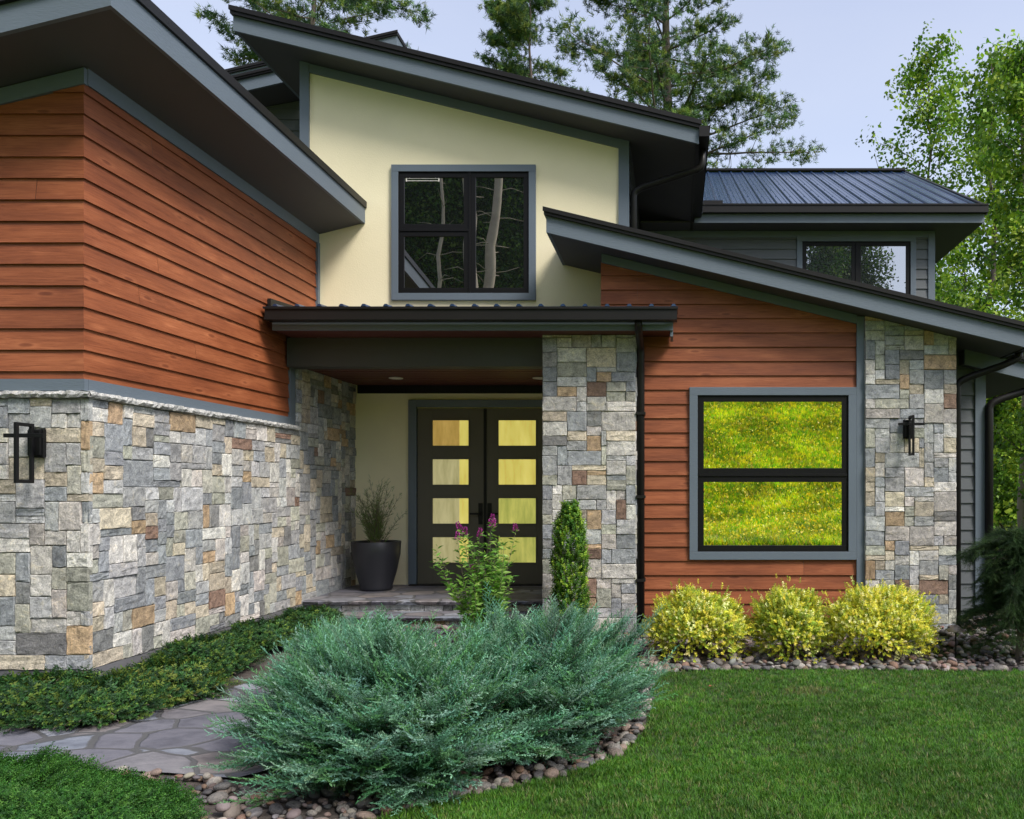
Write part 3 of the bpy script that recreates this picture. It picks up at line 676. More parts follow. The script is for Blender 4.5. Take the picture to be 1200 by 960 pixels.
# slab and steps
def slab(name, x0, x1, y0, y1, zt, th, seed):
    rr = random.Random(seed); b = HMB(); n = int((x1-x0)/.05); vs = []
    for i in range(n+1):
        x = x0+(x1-x0)*i/n; e = rr.uniform(-.014,.014)
        for (yy, zz) in ((y0+.03, zt-th), (y0+rr.uniform(0,.02)+e, zt-th*.7), (y0+e-rr.uniform(0,.01), zt-th*.25), (y0+e+.012, zt-.002+rr.uniform(-.003,.002)), (y0+.06, zt), (y1, zt)): vs.append((x,yy,zz))
    fs = [(i*6+k_, (i+1)*6+k_, (i+1)*6+k_+1, i*6+k_+1) for i in range(n) for k_ in range(5)]
    b.add(vs, fs); b.add([vs[k_] for k_ in range(5)]+[(x0,y1,zt),(x0,y1,zt-th)], [(0,1,2,3,4,5,6)]); return b.build(name, M['flag'])
slab('porch_floor', -4.25, -1.40, 9.33, 10.9, Z(-1.275), .055, 5)
slab('step', -3.9, -1.35, 8.95, 9.40, Z(-1.40), .05, 6)
b = HMB(); ashlar(b, [[(-4.24,.0),(-1.40,.0),(-1.40,Z(-1.33)),(-4.24,Z(-1.33))]], lambda u,z,o: (u, 9.42-o, z), 41); 
ashlar(b, [[(-3.85,.0),(-1.40,.0),(-1.40,Z(-1.45)),(-3.85,Z(-1.45))]], lambda u,z,o: (u, 9.04-o, z), 42)
b.box(-4.24,-1.4,9.425,10.9,0,Z(-1.335)); b.box(-3.84,-1.4,9.045,9.42,0,Z(-1.455)); b.build('step_riser', M['stone'])
# double door
def doors():
    y = 10.86; k = 10.9/960
    X = lambda px: (px-PX)*k
    t = HMB(); zt = Z((PY-469)*k); z0 = Z(-1.26)
    t.box(X(480),X(489.5),y-.02,y+.04,z0,zt); t.box(X(489.5),X(649),y-.02,y+.04,Z((PY-477.5)*k),zt); t.box(X(649),X(658),y-.02,y+.04,z0,zt)
    fr = t.build('door_frame', M['trim'], bevel=.003)
    for (a, bb, mats_) in ((490.5,568,('pane_amber','pane_pale','pane_pale','pane_pale')),(570.5,648,('pane_yellow','pane_yellow','pane_green','pane_green'))):
        l = HMB(); xa, xb = X(a), X(bb); pa, pb = (X(508),X(550)) if a < 500 else (X(585),X(628.5))
        rows = [(493,522.5),(538.5,568),(584,613.5),(629.5,659)]
        zz = [(Z((PY-r1)*k), Z((PY-r0)*k)) for r0,r1 in rows]
        zc = Z((PY-479)*k)
        l.box(xa,pa,y,y+.03,z0,zc); l.box(pb,xb,y,y+.03,z0,zc)
        lev = [zc]+[v for pr in zz for v in (pr[1],pr[0])]+[z0]
        for i in range(0,len(lev),2): l.box(pa,pb,y,y+.03,lev[i+1],lev[i])
        # raised mouldings round the panes
        for (c0,c1) in zz:
            for (u0,u1,v0,v1) in ((pa-.02,pb+.02,c1,c1+.02),(pa-.02,pb+.02,c0-.02,c0),(pa-.02,pa,c0,c1),(pb,pb+.02,c0,c1)): l.box(u0,u1,y-.01,y,v0,v1)
        lo = l.build('door', M['door'], bevel=.002)
        for (c0,c1), mm in zip(zz, mats_):
            p = HMB()
            if a < 500:
                s = pa+(pb-pa)*.74
                p.box(pa,s,y+.012,y+.02,c0,c1); po = p.build('pane', M[mm], lo)
                p2 = HMB(); p2.box(s,pb,y+.0125,y+.02,c0,c1); p2.build('pane', M['pane_yellow'], lo)
            else: p.box(pa,pb,y+.012,y+.02,c0,c1); p.build('pane', M[mm], lo)
        h = HMB(); hx = xb-.045 if a < 500 else xa+.045; hz = Z((PY-602)*k)
        h.box(hx-.028,hx+.028,y-.012,y,hz-.14,hz+.14); d = -1 if a < 500 else 1
        h.box(min(hx,hx+d*.13),max(hx,hx+d*.13),y-.06,y-.045,hz-.012,hz+.012); h.box(hx-.012,hx+.012,y-.06,y-.012,hz-.012,hz+.012)
        h.build('handle', M['black'], lo, bevel=.002)
    s = HMB(); s.box(X(482),X(656),y-.08,y+.03,Z(-1.275),z0); s.build('threshold', M['metal'])
    b = HMB(); b.box(X(567.8),X(571),y-.012,y+.01,z0,Z((PY-479)*k)); b.build('astragal', M['black'])
doors()
# --- background roofs of the house
b = HMB(); lap(b, [[(-8,Z(2.5)),(-4.48,Z(2.5)),(-4.48,Z(5.6)),(-8,Z(4.9))]], Z(3), EX, lambda u,z,o: (u, 11.5-o, z), 15); b.build('grey_siding', M['greysiding'])
b = HMB(); b.box(-8,-4.49,11.51,15,0,Z(4.85)); b.build('wing_wall', M['greysiding'])
shed('back_roof', -9, -5.10, Z(5.34-.23*3.19), .23, 11.0, 15, .155, .05)
shed('top_roof', -9, -5.08, Z(8.4-.30-.23*3.92), .23, 15, 18, .20, .07, 'right')
b = HMB(); b.box(-8.8,-5.6,15.6,18,0,Z(7.2)); b.build('wing_wall', M['greysiding'])

# --- recessed porch lights, lanterns
def downlight(x, y, label):
    z = Z(1.368); e = empty('recessed_light', (x,y,z), label=label, cat='ceiling light', group='recessed lights in the porch ceiling')
    b = MB(); b.lathe([(.085,.0),(.085,-.008),(.062,-.010),(.062,.0)], 0, 0, 28); b.build('rim', M['lens'], e)
    b = MB(); b.lathe([(.061,-.002),(.05,-.006),(.01,-.008)], 0, 0, 28); b.build('lens', M['lens'], e)
downlight(-3.43, 10.1, 'left recessed light in the dark red porch ceiling'); downlight(-1.66, 10.1, 'right recessed light in the porch ceiling beside the stone pillar')
def lantern(x, y, z, label):
    e = empty('wall_lantern', (x,y,z), label=label, cat='wall lantern', group='black wall lanterns')
    b = MB(); b.box(-.055,.055,-.03,.0,-.115,.09); b.box(-.045,.045,-.05,-.03,-.10,.08); b.build('back_plate', M['black'], e, bevel=.003)
    b = MB(); t = .011; y0, y1, z0, z1 = -.215, -.055, -.30, .125
    b.box(-t,t,y0,y0+.024,z0,z1); b.box(-t,t,y1-.024,y1,z0,z1); b.box(-t,t,y0+.024,y1-.024,z1-.024,z1); b.box(-t,t,y0+.024,y1-.024,z0,z0+.024)
    b.build('frame', M['black'], e, bevel=.002)
    b = MB(); b.box(-.14,.14,-.145,-.122,.022,.05); b.build('crossbar', M['black'], e, bevel=.002)
    e.scale = (1,1,1)
lantern((45-PX)*5.9/960, 5.905, Z(.34), 'black open frame lantern on the grey stone wall beside cedar corner')
lantern((1064-PX)*8.85/960, 8.855, Z(.655), 'black open frame lantern on the stone column right of the big window')
# path light
e = empty('path_light', (2.42,7.42,0), label='small bronze mushroom path light standing in the river rocks', cat='path light')
e.location = ((1120-PX)*7.75/960, 7.75, 0)
b = MB(); b.tube([(0,0,-.02),(0,0,.25)], .008, 10); b.build('post', M['metal'], e)
b = MB(); b.lathe([(.085,.235),(.088,.238),(.03,.282),(.012,.292),(.002,.295)], 0, 0, 28); b.build('shade', paint('bronze', (.26,.21,.18), .4, .2), e, smooth=True)
e.location.z = .02
# potted wispy plant
def pot():
    e = empty('plant_pot', ((441-PX)*10.35/960, 10.35, Z(-1.272)), label='tall charcoal round planter on the porch beside the double door', cat='plant pot')
    b = MB(); b.lathe([(.185,0),(.20,.02),(.195,.05),(.245,.22),(.29,.44),(.30,.6),(.297,.605),(.30,.61),(.27,.61),(.255,.55)], 0, 0, 48); b.build('vessel', M['pot'], e, smooth=True)
    b = MB(); b.lathe([(.26,.555),(.01,.57)], 0, 0, 24); b.build('soil', M['soil'], e)
    p = empty('potted_shrub', (e.location.x, e.location.y, e.location.z+.56), label='wispy thin-leaved plant growing in the charcoal planter', cat='potted plant')
    rr = random.Random(5); st = MB(); P, D, S = [], [], []
    for i in range(38):
        a = rr.uniform(0,2*math.pi); ln = rr.uniform(.45,.98); lean = rr.uniform(.05,.34); pts = []
        q = Vector((rr.uniform(-.06,.06),rr.uniform(-.06,.06),0)); dr = Vector((math.cos(a)*lean, math.sin(a)*lean, 1)).normalized()
        for k_ in range(9):
            pts.append(tuple(q)); 
            if k_ > 0:
                for _ in range(11):
                    P.append(tuple(q+Vector((rr.uniform(-.01,.01),rr.uniform(-.01,.01),rr.uniform(-.04,.04))))); D.append((dr.x+rr.uniform(-.9,.9), dr.y+rr.uniform(-.9,.9), dr.z*.8+rr.uniform(-.3,.5))); S.append(rr.uniform(.5,1.2)*(1.2-.07*k_))
            dr = (dr+Vector((rr.uniform(-.22,.22),rr.uniform(-.22,.22),rr.uniform(-.10,.05)))).normalized(); q = q+dr*ln/9
        st.tube(pts, [.004-.0003*k_ for k_ in range(9)], 5)
    st.build('stem', M['bark'], p)
    lv = np.array([(0,0,0),(.0035,0,.03),(0,.002,.085),(-.0035,0,.03)]); lt = np.array([(0,1,2),(0,2,3)])
    P, D = np.array(P), np.array(D)
    V,T,C = scatter(lv, lt, P, frames(D), S, pal(len(P), [(.12,.20,.06),(.18,.26,.08),(.16,.16,.06)])); np_mesh('foliage', V, T, C, M['leaf'], p)
pot()

# ------------------------------------------------------------------ plants
def spray(L=.28, nside=16, seed=0, needle=.0125, wdt=.0026):
    """feathery juniper spray lying mostly in its local XZ plane, tip along +Z"""
    rr = random.Random(seed); V, T = [], []
    def needles(p, d, ln, n):
        for i in range(n):
            t = (i+.5)/n; q = p+d*ln*t
            s = Vector((rr.uniform(-1,1),rr.uniform(-1,1),rr.uniform(-1,1))); s = (s-d*s.dot(d)).normalized()
            e = (d*.85+s*.6).normalized()*needle*rr.uniform(.7,1.3)*(1.15-.4*t); c = d.cross(e).normalized()*wdt
            b = len(V); V.extend([q-c, q+c, q+e]); T.append((b,b+1,b+2))
        b = len(V); s = d.cross(Vector((0,1,0))).normalized()*.0016; V.extend([p-s,p+s,p+d*(ln+needle)]); T.append((b,b+1,b+2))
    ax = Vector((0,0,1))
    for i in range(nside):
        t = i/(nside-1); p = ax*L*t; sgn = -1 if i % 2 else 1
        d = Vector((sgn*rr.uniform(.55,.8), rr.uniform(-.25,.35), .85)).normalized(); ln = L*.34*(1-t*.75)*rr.uniform(.75,1.2)
        needles(p, d, ln, max(3, int(ln/.0062)))
        if ln > .05:
            for sg in (-1, 1): needles(p+d*ln*.45, (d+Vector((sg*.5, rr.uniform(-.2,.2), .25))).normalized(), ln*.42, 4)
    needles(ax*0, ax, L, 34)
    return np.array([tuple(v) for v in V]), np.array(T)
SPR = [spray(seed=s) for s in range(4)]
# leafy sprig: short stem with small leaves
def sprig(n, L, lw, ll, seed):
    rr = random.Random(seed); V, T = [], []
    for i in range(n):
        t = (i+.3)/n; p = Vector((0,0,L*t)); a = i*2.4+rr.uniform(-.4,.4)
        d = Vector((math.cos(a), math.sin(a), rr.uniform(.3,1.1))).normalized(); s = d.cross(Vector((0,0,1))).normalized()
        nrm = s.cross(d); l_ = ll*rr.uniform(.7,1.2); w_ = lw*rr.uniform(.8,1.2); b = len(V)
        V.extend([p, p+d*l_*.45+s*w_+nrm*w_*.3, p+d*l_-nrm*l_*.1, p+d*l_*.45-s*w_+nrm*w_*.3]); T.extend([(b,b+1,b+2),(b,b+2,b+3)])
    return np.array([tuple(v) for v in V]), np.array(T)
LSP = [sprig(22,.11,.0042,.019,s+50) for s in range(3)]
GSP = [sprig(16,.075,.0028,.012,s+30) for s in range(3)]
def juniper(x, y, rad, hgt, n, cols, label, seed, protos=None, droop=.0, name='juniper', group=None, scl=(.75,1.25), catg='shrub', lean=(0,0), aspect=1.0, upr=.5):
    rg = np.random.default_rng(seed); rr = random.Random(seed); z0 = gz(x,y)
    e = empty(name, (x,y,z0), label=label, cat=catg, group=group)
    st = MB(); P, D, S = [], [], []
    nb = max(14, n//(26 if protos is None else 18))
    for i in range(nb+(24 if protos is None else 0)):
        lead = i >= nb; a = rr.uniform(0, 2*math.pi); el = rr.random()**.9
        wild_ = protos is None and rr.random() < .42
        rx = rad*(rr.uniform(.95,1.32) if wild_ else rr.uniform(.55,1.0)); reach = rx*math.cos(el*1.15); top = hgt*(.14+.86*math.sin(el*1.5))*(rr.uniform(.9,1.32) if wild_ else rr.uniform(.55,1.0))
        if lead: el = rr.uniform(.1,1.25); reach = rad*1.36*math.cos(el*1.1)*rr.uniform(.85,1.08); top = hgt*(.30+1.12*math.sin(el*1.3))*rr.uniform(.9,1.15)
        tip = Vector((math.cos(a)*reach+lean[0]*top, math.sin(a)*reach*aspect+lean[1]*top, top))
        q0 = Vector((math.cos(a)*.08*rad, math.sin(a)*.08*rad, .02)); mid = q0.lerp(tip,.55)+Vector((0,0,.16*hgt)); pts = []
        for k_ in range(9):
            t = k_/8; p = q0*(1-t)**2+mid*2*t*(1-t)+tip*t*t; pts.append(p)
        st.tube(pts, [.011*(1-.1*k_)+.001 for k_ in range(9)], 5)
        m_ = n//nb; side = Vector((-math.sin(a), math.cos(a), 0))
        up_ = upr*rr.uniform(.1,1.0); tw = rr.uniform(-.25,.25)
        for j in range(m_):
            t = 1-(j/m_)**1.15*.78*rr.uniform(.92,1.08); t = max(.12, min(1, t))
            p = q0*(1-t)**2+mid*2*t*(1-t)+tip*t*t; tg = ((mid-q0)*(1-t)+(tip-mid)*t).normalized()
            tg = (tg+Vector((0,0,up_*t))).normalized(); sg = 0 if j == 0 else (1 if j % 2 else -1)
            d = tg+side*(sg*rr.uniform(.42,.66)+tw)+Vector((0,0,rr.uniform(-.08,.22)))
            k2 = (.50+.85*min(1,(1-t)*1.7)) if j else .75
            if lead: d = tg*1.25+side*(sg*rr.uniform(.38,.6))+Vector((0,0,.15)); k2 *= .85
            elif rr.random() < .14: d = d+Vector((rr.uniform(-.6,.6),rr.uniform(-.6,.6),rr.uniform(0,.6)))
            P.append(tuple(p+side*sg*.012+Vector((0,0,rr.uniform(-.015,.015))))); D.append(tuple(d)); S.append(rr.uniform(*scl)*k2)
    P, D, S = np.array(P), np.array(D), np.array(S); P[:,2] = np.maximum(P[:,2], .02); parts = []
    SP_ = protos or SPR; which = rg.integers(0, len(SP_), len(P))
    for k_ in range(len(SP_)):
        m_ = which == k_
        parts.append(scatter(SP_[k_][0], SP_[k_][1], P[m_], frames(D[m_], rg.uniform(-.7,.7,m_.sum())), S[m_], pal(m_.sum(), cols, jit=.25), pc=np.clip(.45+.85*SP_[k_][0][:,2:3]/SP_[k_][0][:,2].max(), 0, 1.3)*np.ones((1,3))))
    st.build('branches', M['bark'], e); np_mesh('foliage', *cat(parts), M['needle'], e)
    return e
BLUE = [(.10,.25,.165),(.15,.32,.23),(.06,.17,.08),(.22,.38,.28),(.10,.25,.10)]
juniper(-1.56,4.64,.70,.46,3000,BLUE,'largest spreading blue green juniper at the front of the bed','' or 3, group='blue green junipers by the lawn', aspect=.85, scl=(.9,1.5), upr=.4)
juniper(-.97,5.28,.67,.46,2600,BLUE,'blue green juniper with tall upright tips beside the lawn edge',4, group='blue green junipers by the lawn', lean=(.15,0), upr=.5, scl=(.9,1.5))
juniper(-2.25,5.85,.48,.32,1100,BLUE,'smaller blue green juniper at the back, nearest the porch step',5, group='blue green junipers by the lawn', upr=.45, scl=(.8,1.3))
DK = [(.022,.070,.018),(.034,.10,.022),(.018,.052,.02),(.085,.14,.02)]
gl = 'dark low evergreens along the stone wall'
for i, (x,y,r_,h_,lb) in enumerate([(-5.0,5.38,.58,.30,'low dark evergreen spreading below the lantern at the left edge'),(-4.25,5.42,.58,.30,'low dark evergreen at the foot of the stone wall corner'),(-4.65,5.2,.5,.22,'flat dark evergreen hugging the path, between the leftmost and corner ones'),(-3.78,5.35,.46,.24,'flat dark evergreen at the path bend right of the wall corner'),
        (-3.62,5.82,.42,.30,'low evergreen with yellow tips at the bend of the flagstone path'),(-3.80,6.65,.42,.34,'low dark evergreen midway along the receding stone wall'),(-3.80,7.5,.40,.34,'low dark evergreen farther along the stone wall towards the porch'),(-3.75,8.4,.36,.32,'small dark evergreen beside the porch step')]):
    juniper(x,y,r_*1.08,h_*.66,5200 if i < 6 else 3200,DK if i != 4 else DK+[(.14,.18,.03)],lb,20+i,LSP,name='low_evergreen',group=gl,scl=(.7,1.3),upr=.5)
GR = [(.035,.125,.020),(.055,.17,.026),(.085,.22,.035),(.028,.095,.022)]
def mat_cover(x, y, rx, ry, h, n, label, seed):
    rg = np.random.default_rng(seed); e = empty('ground_cover_shrub', (x,y,gz(x,y)), label=label, cat='shrub', group='green ground cover below the path')
    r_ = rg.random(n)**.5; a = rg.uniform(0,6.283,n); wob = 1+.10*np.sin(a*5+seed)+.07*np.sin(a*11+seed*2)
    px_, py_ = np.cos(a)*r_*rx*wob, np.sin(a)*r_*ry*wob
    dome = h*np.sqrt(np.clip(1-r_**2.4,0,1))*(1+.28*np.sin(px_*13+seed)*np.cos(py_*15)+.12*np.sin(px_*31)*np.sin(py_*29))
    P = np.stack([px_, py_, dome*(1-.35*rg.random(n)**2)-.03], 1); P[:,2] = np.maximum(P[:,2], .005)
    D = np.stack([np.cos(a)*(.25+r_)+.25, np.sin(a)*(.25+r_), .75+0*a], 1)+rg.normal(size=(n,3))*.35
    parts = []; wh = rg.integers(0,3,n)
    for k_ in range(3):
        m_ = wh == k_; parts.append(scatter(*GSP[k_], P[m_], frames(D[m_]), rg.uniform(.6,1.15,m_.sum()), pal(m_.sum(), GR, [3,3,2,2], .25)))
    np_mesh('foliage', *cat(parts), M['leaf'], e)
    st = MB(); rr = random.Random(seed)
    for i in range(30):
        b_ = rr.uniform(0,6.28); q = rr.uniform(.5,.9); st.tube([(0,0,.01),(math.cos(b_)*rx*q*.5,math.sin(b_)*ry*q*.5,h*.5),(math.cos(b_)*rx*q,math.sin(b_)*ry*q,h*.45)],[.006,.004,.002],5)
    st.build('branches', M['bark'], e)
mat_cover(-3.25, 3.62, .80, .55, .20, 15000, 'bright green ground cover mat at the bottom left corner', 31)
mat_cover(-2.62, 3.62, .42, .36, .15, 6500, 'smaller bright green ground cover mat spilling onto the river rocks', 32)
def leafball(name, x, y, z, rx, ry, rz, n, sp, cols, wts, label, catg, group, seed, squash=.35, shaggy=.12, trunk=True, wild=0):
    rg = np.random.default_rng(seed); e = empty(name, (x,y,z), label=label, cat=catg, group=group)
    d = rg.normal(size=(n,3)); d /= np.linalg.norm(d, axis=1, keepdims=True); d[:,2] = np.abs(d[:,2])*1.0-(rg.random(n) < .35)*rg.random(n)*.7
    lump = 1+.08*np.sin(d[:,0]*5+seed)*np.cos(d[:,1]*6+seed*2)+.08*np.sin(d[:,2]*9+d[:,0]*7+seed)
    rr = (1-rg.random(n)**2*.45)*lump*(1+rg.normal(size=n)*shaggy*.5)
    P = d*rr[:,None]*np.array([rx,ry,rz*.62]); P[:,2] += rz*.42; P[:,2] = np.maximum(P[:,2], .02)
    dd = d+rg.normal(size=(n,3))*.45; dd[:,2] += .35
    if wild:
        m_ = rg.choice(n, wild); P[m_] *= rg.uniform(1.05,1.32,(wild,1)); dd[m_] = d[m_]+np.array([0,0,.9])
    parts = []; wh = rg.integers(0, len(sp), n)
    for k_ in range(len(sp)):
        m_ = wh == k_; parts.append(scatter(sp[k_][0], sp[k_][1], P[m_], frames(dd[m_]), rg.uniform(.75,1.25,m_.sum()), pal(m_.sum(), cols, wts, .2)))
    st = MB(); r2 = random.Random(seed)
    for i in range(26):
        a = r2.uniform(0,6.28); el = r2.uniform(.3,1.5); tip = (math.cos(a)*math.cos(el)*rx*.8, math.sin(a)*math.cos(el)*ry*.8, rz*.35+math.sin(el)*rz*.5); st.tube([(0,0,0),(tip[0]*.4,tip[1]*.4,tip[2]*.5),tip], [.009,.006,.002], 5)
    st.build('branches', M['bark'], e); np_mesh('foliage', *cat(parts), M['leaf'], e); return e
YSP = [sprig(10,.05,.0062,.018,s) for s in range(3)]
YEL = [(.80,.73,.09),(.58,.60,.07),(.28,.38,.05),(.90,.86,.42)]
gy = 'golden shrubs below the big window'
leafball('golden_shrub', (818-PX)*7.78/960, 7.80, 0, .45,.38,.58, 6200, YSP, YEL, [3,3,3.2,1.5], 'golden yellow shrub nearest the downspout, leftmost of three', 'shrub', gy, 1, wild=130)
leafball('golden_shrub', (925-PX)*7.75/960, 7.76, 0, .33,.33,.59, 4900, YSP, YEL, [2,3,4,1], 'greener narrow middle shrub of the three golden ones', 'shrub', gy, 2, wild=130)
leafball('golden_shrub', (1031-PX)*7.75/960, 7.78, 0, .49,.40,.61, 6800, YSP, YEL, [4,3,2,2], 'widest golden yellow shrub in front of the stone column', 'shrub', gy, 3, wild=110)
# columnar evergreen
CSP = [sprig(10,.07,.007,.02,s+9) for s in range(3)]
def column_shrub():
    x, y = (668-PX)*8.35/960, 8.35; rg = np.random.default_rng(6)
    e = empty('columnar_evergreen', (x,y,0), label='narrow upright green evergreen in front of the stone pillar', cat='shrub')
    n = 3200; z = rg.random(n)*1.42; a = rg.uniform(0,6.283,n)
    prof = .155*np.minimum(1, (z/.25)**.5+.4)*np.clip((1.46-z)/.42, .12, 1)**.6*(1+.12*np.sin(z*17+a*2))
    r_ = prof*(1-rg.random(n)**2*.5); P = np.stack([np.cos(a)*r_, np.sin(a)*r_, z], 1)
    D = np.stack([np.cos(a)*.5, np.sin(a)*.5, np.ones(n)*1.0], 1)+rg.normal(size=(n,3))*.25
    V,T,C = scatter(*CSP[0], P, frames(D), rg.uniform(.8,1.3,n), pal(n, [(.06,.17,.02),(.15,.30,.03),(.34,.50,.05),(.05,.12,.02)], [3,3,2,2], .2)); np_mesh('foliage', V,T,C, M['leaf'], e)
    b = MB(); b.tube([(0,0,0),(0,0,.7),(0.01,0,1.25)], [.02,.013,.004], 7); b.build('trunk', M['bark'], e)
column_shrub()
def flower_bush():
    x, y = (568-PX)*8.0/960, 8.0; rr = random.Random(9)
    e = empty('butterfly_bush', (x,y,.02), label='leafy butterfly bush with purple flower spikes before the double door', cat='flowering shrub')
    st = MB(); P, D, S, FP, FD = [], [], [], [], []
    for i in range(48):
        a = rr.uniform(0,6.28); lean = rr.uniform(.05,.48); ln = rr.uniform(.6,1.12) if i > 6 else rr.uniform(1.1,1.28); lean *= (.6 if i <= 6 else 1)
        q = Vector((rr.uniform(-.08,.08),rr.uniform(-.08,.08),0)); dr = Vector((math.cos(a)*lean, math.sin(a)*lean, 1)).normalized(); pts = []
        for k_ in range(13):
            pts.append(tuple(q))
            if k_ > 1:
                for s_ in range(6):
                    aa = s_*1.05+k_*1.57; P.append(tuple(q+Vector((0,0,rr.uniform(-.04,.04))))); D.append((math.cos(aa), math.sin(aa), rr.uniform(-.2,.7))); S.append(rr.uniform(.6,1.15)*(1.15-.045*k_))
            dr = (dr+Vector((rr.uniform(-.07,.07),rr.uniform(-.07,.07),0))).normalized(); q = q+dr*ln/12
        st.tube(pts, [.006-.0004*k_ for k_ in range(13)], 5)
        if i <= 8: FP.append(pts[-1]); FD.append(tuple(dr+Vector((rr.uniform(-.4,.4),0,0))))
    lv = np.array([(0,0,0),(.017,.004,.045),(0,-.003,.115),(-.017,.004,.045)]); lt = np.array([(0,1,2),(0,2,3)])
    P, D = np.array(P), np.array(D)
    st.build('stems', M['bark'], e)
    V,T,C = scatter(lv, lt, P, frames(D), S, pal(len(P), [(.14,.32,.05),(.20,.40,.06),(.09,.22,.04),(.32,.50,.12)], None, .2)); np_mesh('foliage', V,T,C, M['leaf'], e)
    for p, d in zip(FP, FD):
        rg = np.random.default_rng(int(abs(p[0])*1e5) % 1000); n = 150; t = rg.random(n); a = rg.uniform(0,6.28,n); r_ = .024*(1-t*.7)
        d = Vector(d).normalized(); Rm = frames(np.array([tuple(d)]), np.array([0.]))[0]
        loc = np.stack([np.cos(a)*r_, np.sin(a)*r_, t*.085], 1); Pf = loc@Rm.T+np.array(p)
        Df = (np.stack([np.cos(a), np.sin(a), .3+0*a], 1))@Rm.T
        V,T,C = scatter(np.array([(0,0,0),(.005,0,.006),(0,0,.012),(-.005,0,.006)]), np.array([(0,1,2),(0,2,3)]), Pf, frames(Df), np.ones(n), pal(n, [(.42,.04,.34),(.58,.10,.48),(.30,.03,.25)])); np_mesh('flower', V,T,C, M['leaf'], e)
flower_bush()
def yew():
    x, y = (1193-PX)*7.6/960, 7.6; rr = random.Random(12); e = empty('weeping_conifer', (x,y,.0), label='dark drooping conifer with a bare trunk at the right edge', cat='tree')
    st = MB(); st.tube([(0,0,-.02),(.02,0,.25),(-.02,0,.6),(.03,0,1.2)], [.035,.03,.024,.008], 8); P, D, S = [], [], []
    for i in range(70):
        z = rr.uniform(.28,1.2); a = rr.uniform(0,6.28); ln = rr.uniform(.3,.68)*(1.15-z*.35); q = Vector((0,0,z)); dr = Vector((math.cos(a), math.sin(a), rr.uniform(.0,.5))).normalized(); pts = []
        for k_ in range(8):
            pts.append(tuple(q))
            for _ in range(6): P.append(tuple(q)); D.append((dr.x+rr.uniform(-.9,.9), dr.y+rr.uniform(-.9,.9), dr.z+rr.uniform(-.4,.3))); S.append(rr.uniform(.35,.75))
            dr = (dr+Vector((0,0,-.12))).normalized(); q = q+dr*ln/8
        st.tube(pts, [.008-.0009*k_ for k_ in range(8)], 5)
    P, D = np.array(P), np.array(D)
    st.build('trunk', M['bark'], e); V,T,C = scatter(*SPR[1], P, frames(D), S, pal(len(P), [(.03,.07,.02),(.045,.09,.025),(.02,.045,.018)], None, .2)); np_mesh('foliage', V,T,C, M['needle'], e)
yew()

# ------------------------------------------------------------------ river rocks
def rock_mesh(seed):
    import bmesh
    bm = bmesh.new(); bmesh.ops.create_icosphere(bm, subdivisions=3, radius=1); rr = random.Random(seed)
    ks = [Vector((rr.uniform(-1,1),rr.uniform(-1,1),rr.uniform(-1,1))).normalized() for _ in range(7)]; am = [rr.uniform(.05,.22) for _ in ks]
    sx, sy, sz = rr.uniform(.85,1.15), rr.uniform(.6,.85), rr.uniform(.38,.6)
    for v in bm.verts:
        c = v.co.copy(); f = 1
        for k_, a in zip(ks, am): f -= a*max(0, c.dot(k_)-.55)*1.5
        v.co = Vector((c.x*sx, c.y*sy, c.z*sz))*f
    V = np.array([tuple(v.co) for v in bm.verts]); T = np.array([[v.index for v in f.verts] for f in bm.faces]); bm.free(); return V, T
RK = [rock_mesh(s) for s in range(7)]
RCOL = [(.165,.135,.12),(.13,.125,.125),(.21,.155,.13),(.20,.185,.175),(.09,.085,.09),(.28,.255,.23),(.18,.11,.08)]
def rock_mat():
    m, nt, p = mat('river_rock'); v = coords(nt); at = colattr(nt); n1 = noise(nt, v, 4 , 8, .6); oi = nt.nodes.new('ShaderNodeObjectInfo')
    c = mixc(nt, at, ramp(nt, n1, [(.3,(.6,.6,.62)), (.5,(1,1,1)), (.72,(1.35,1.3,1.25))]), .9, 'MULTIPLY')
    nt.links.new(c, p.inputs['Base Color']); p.inputs['Roughness'].default_value = .75; bump(nt, p, n1, .4, .05); return m
M['rock'] = rock_mat()
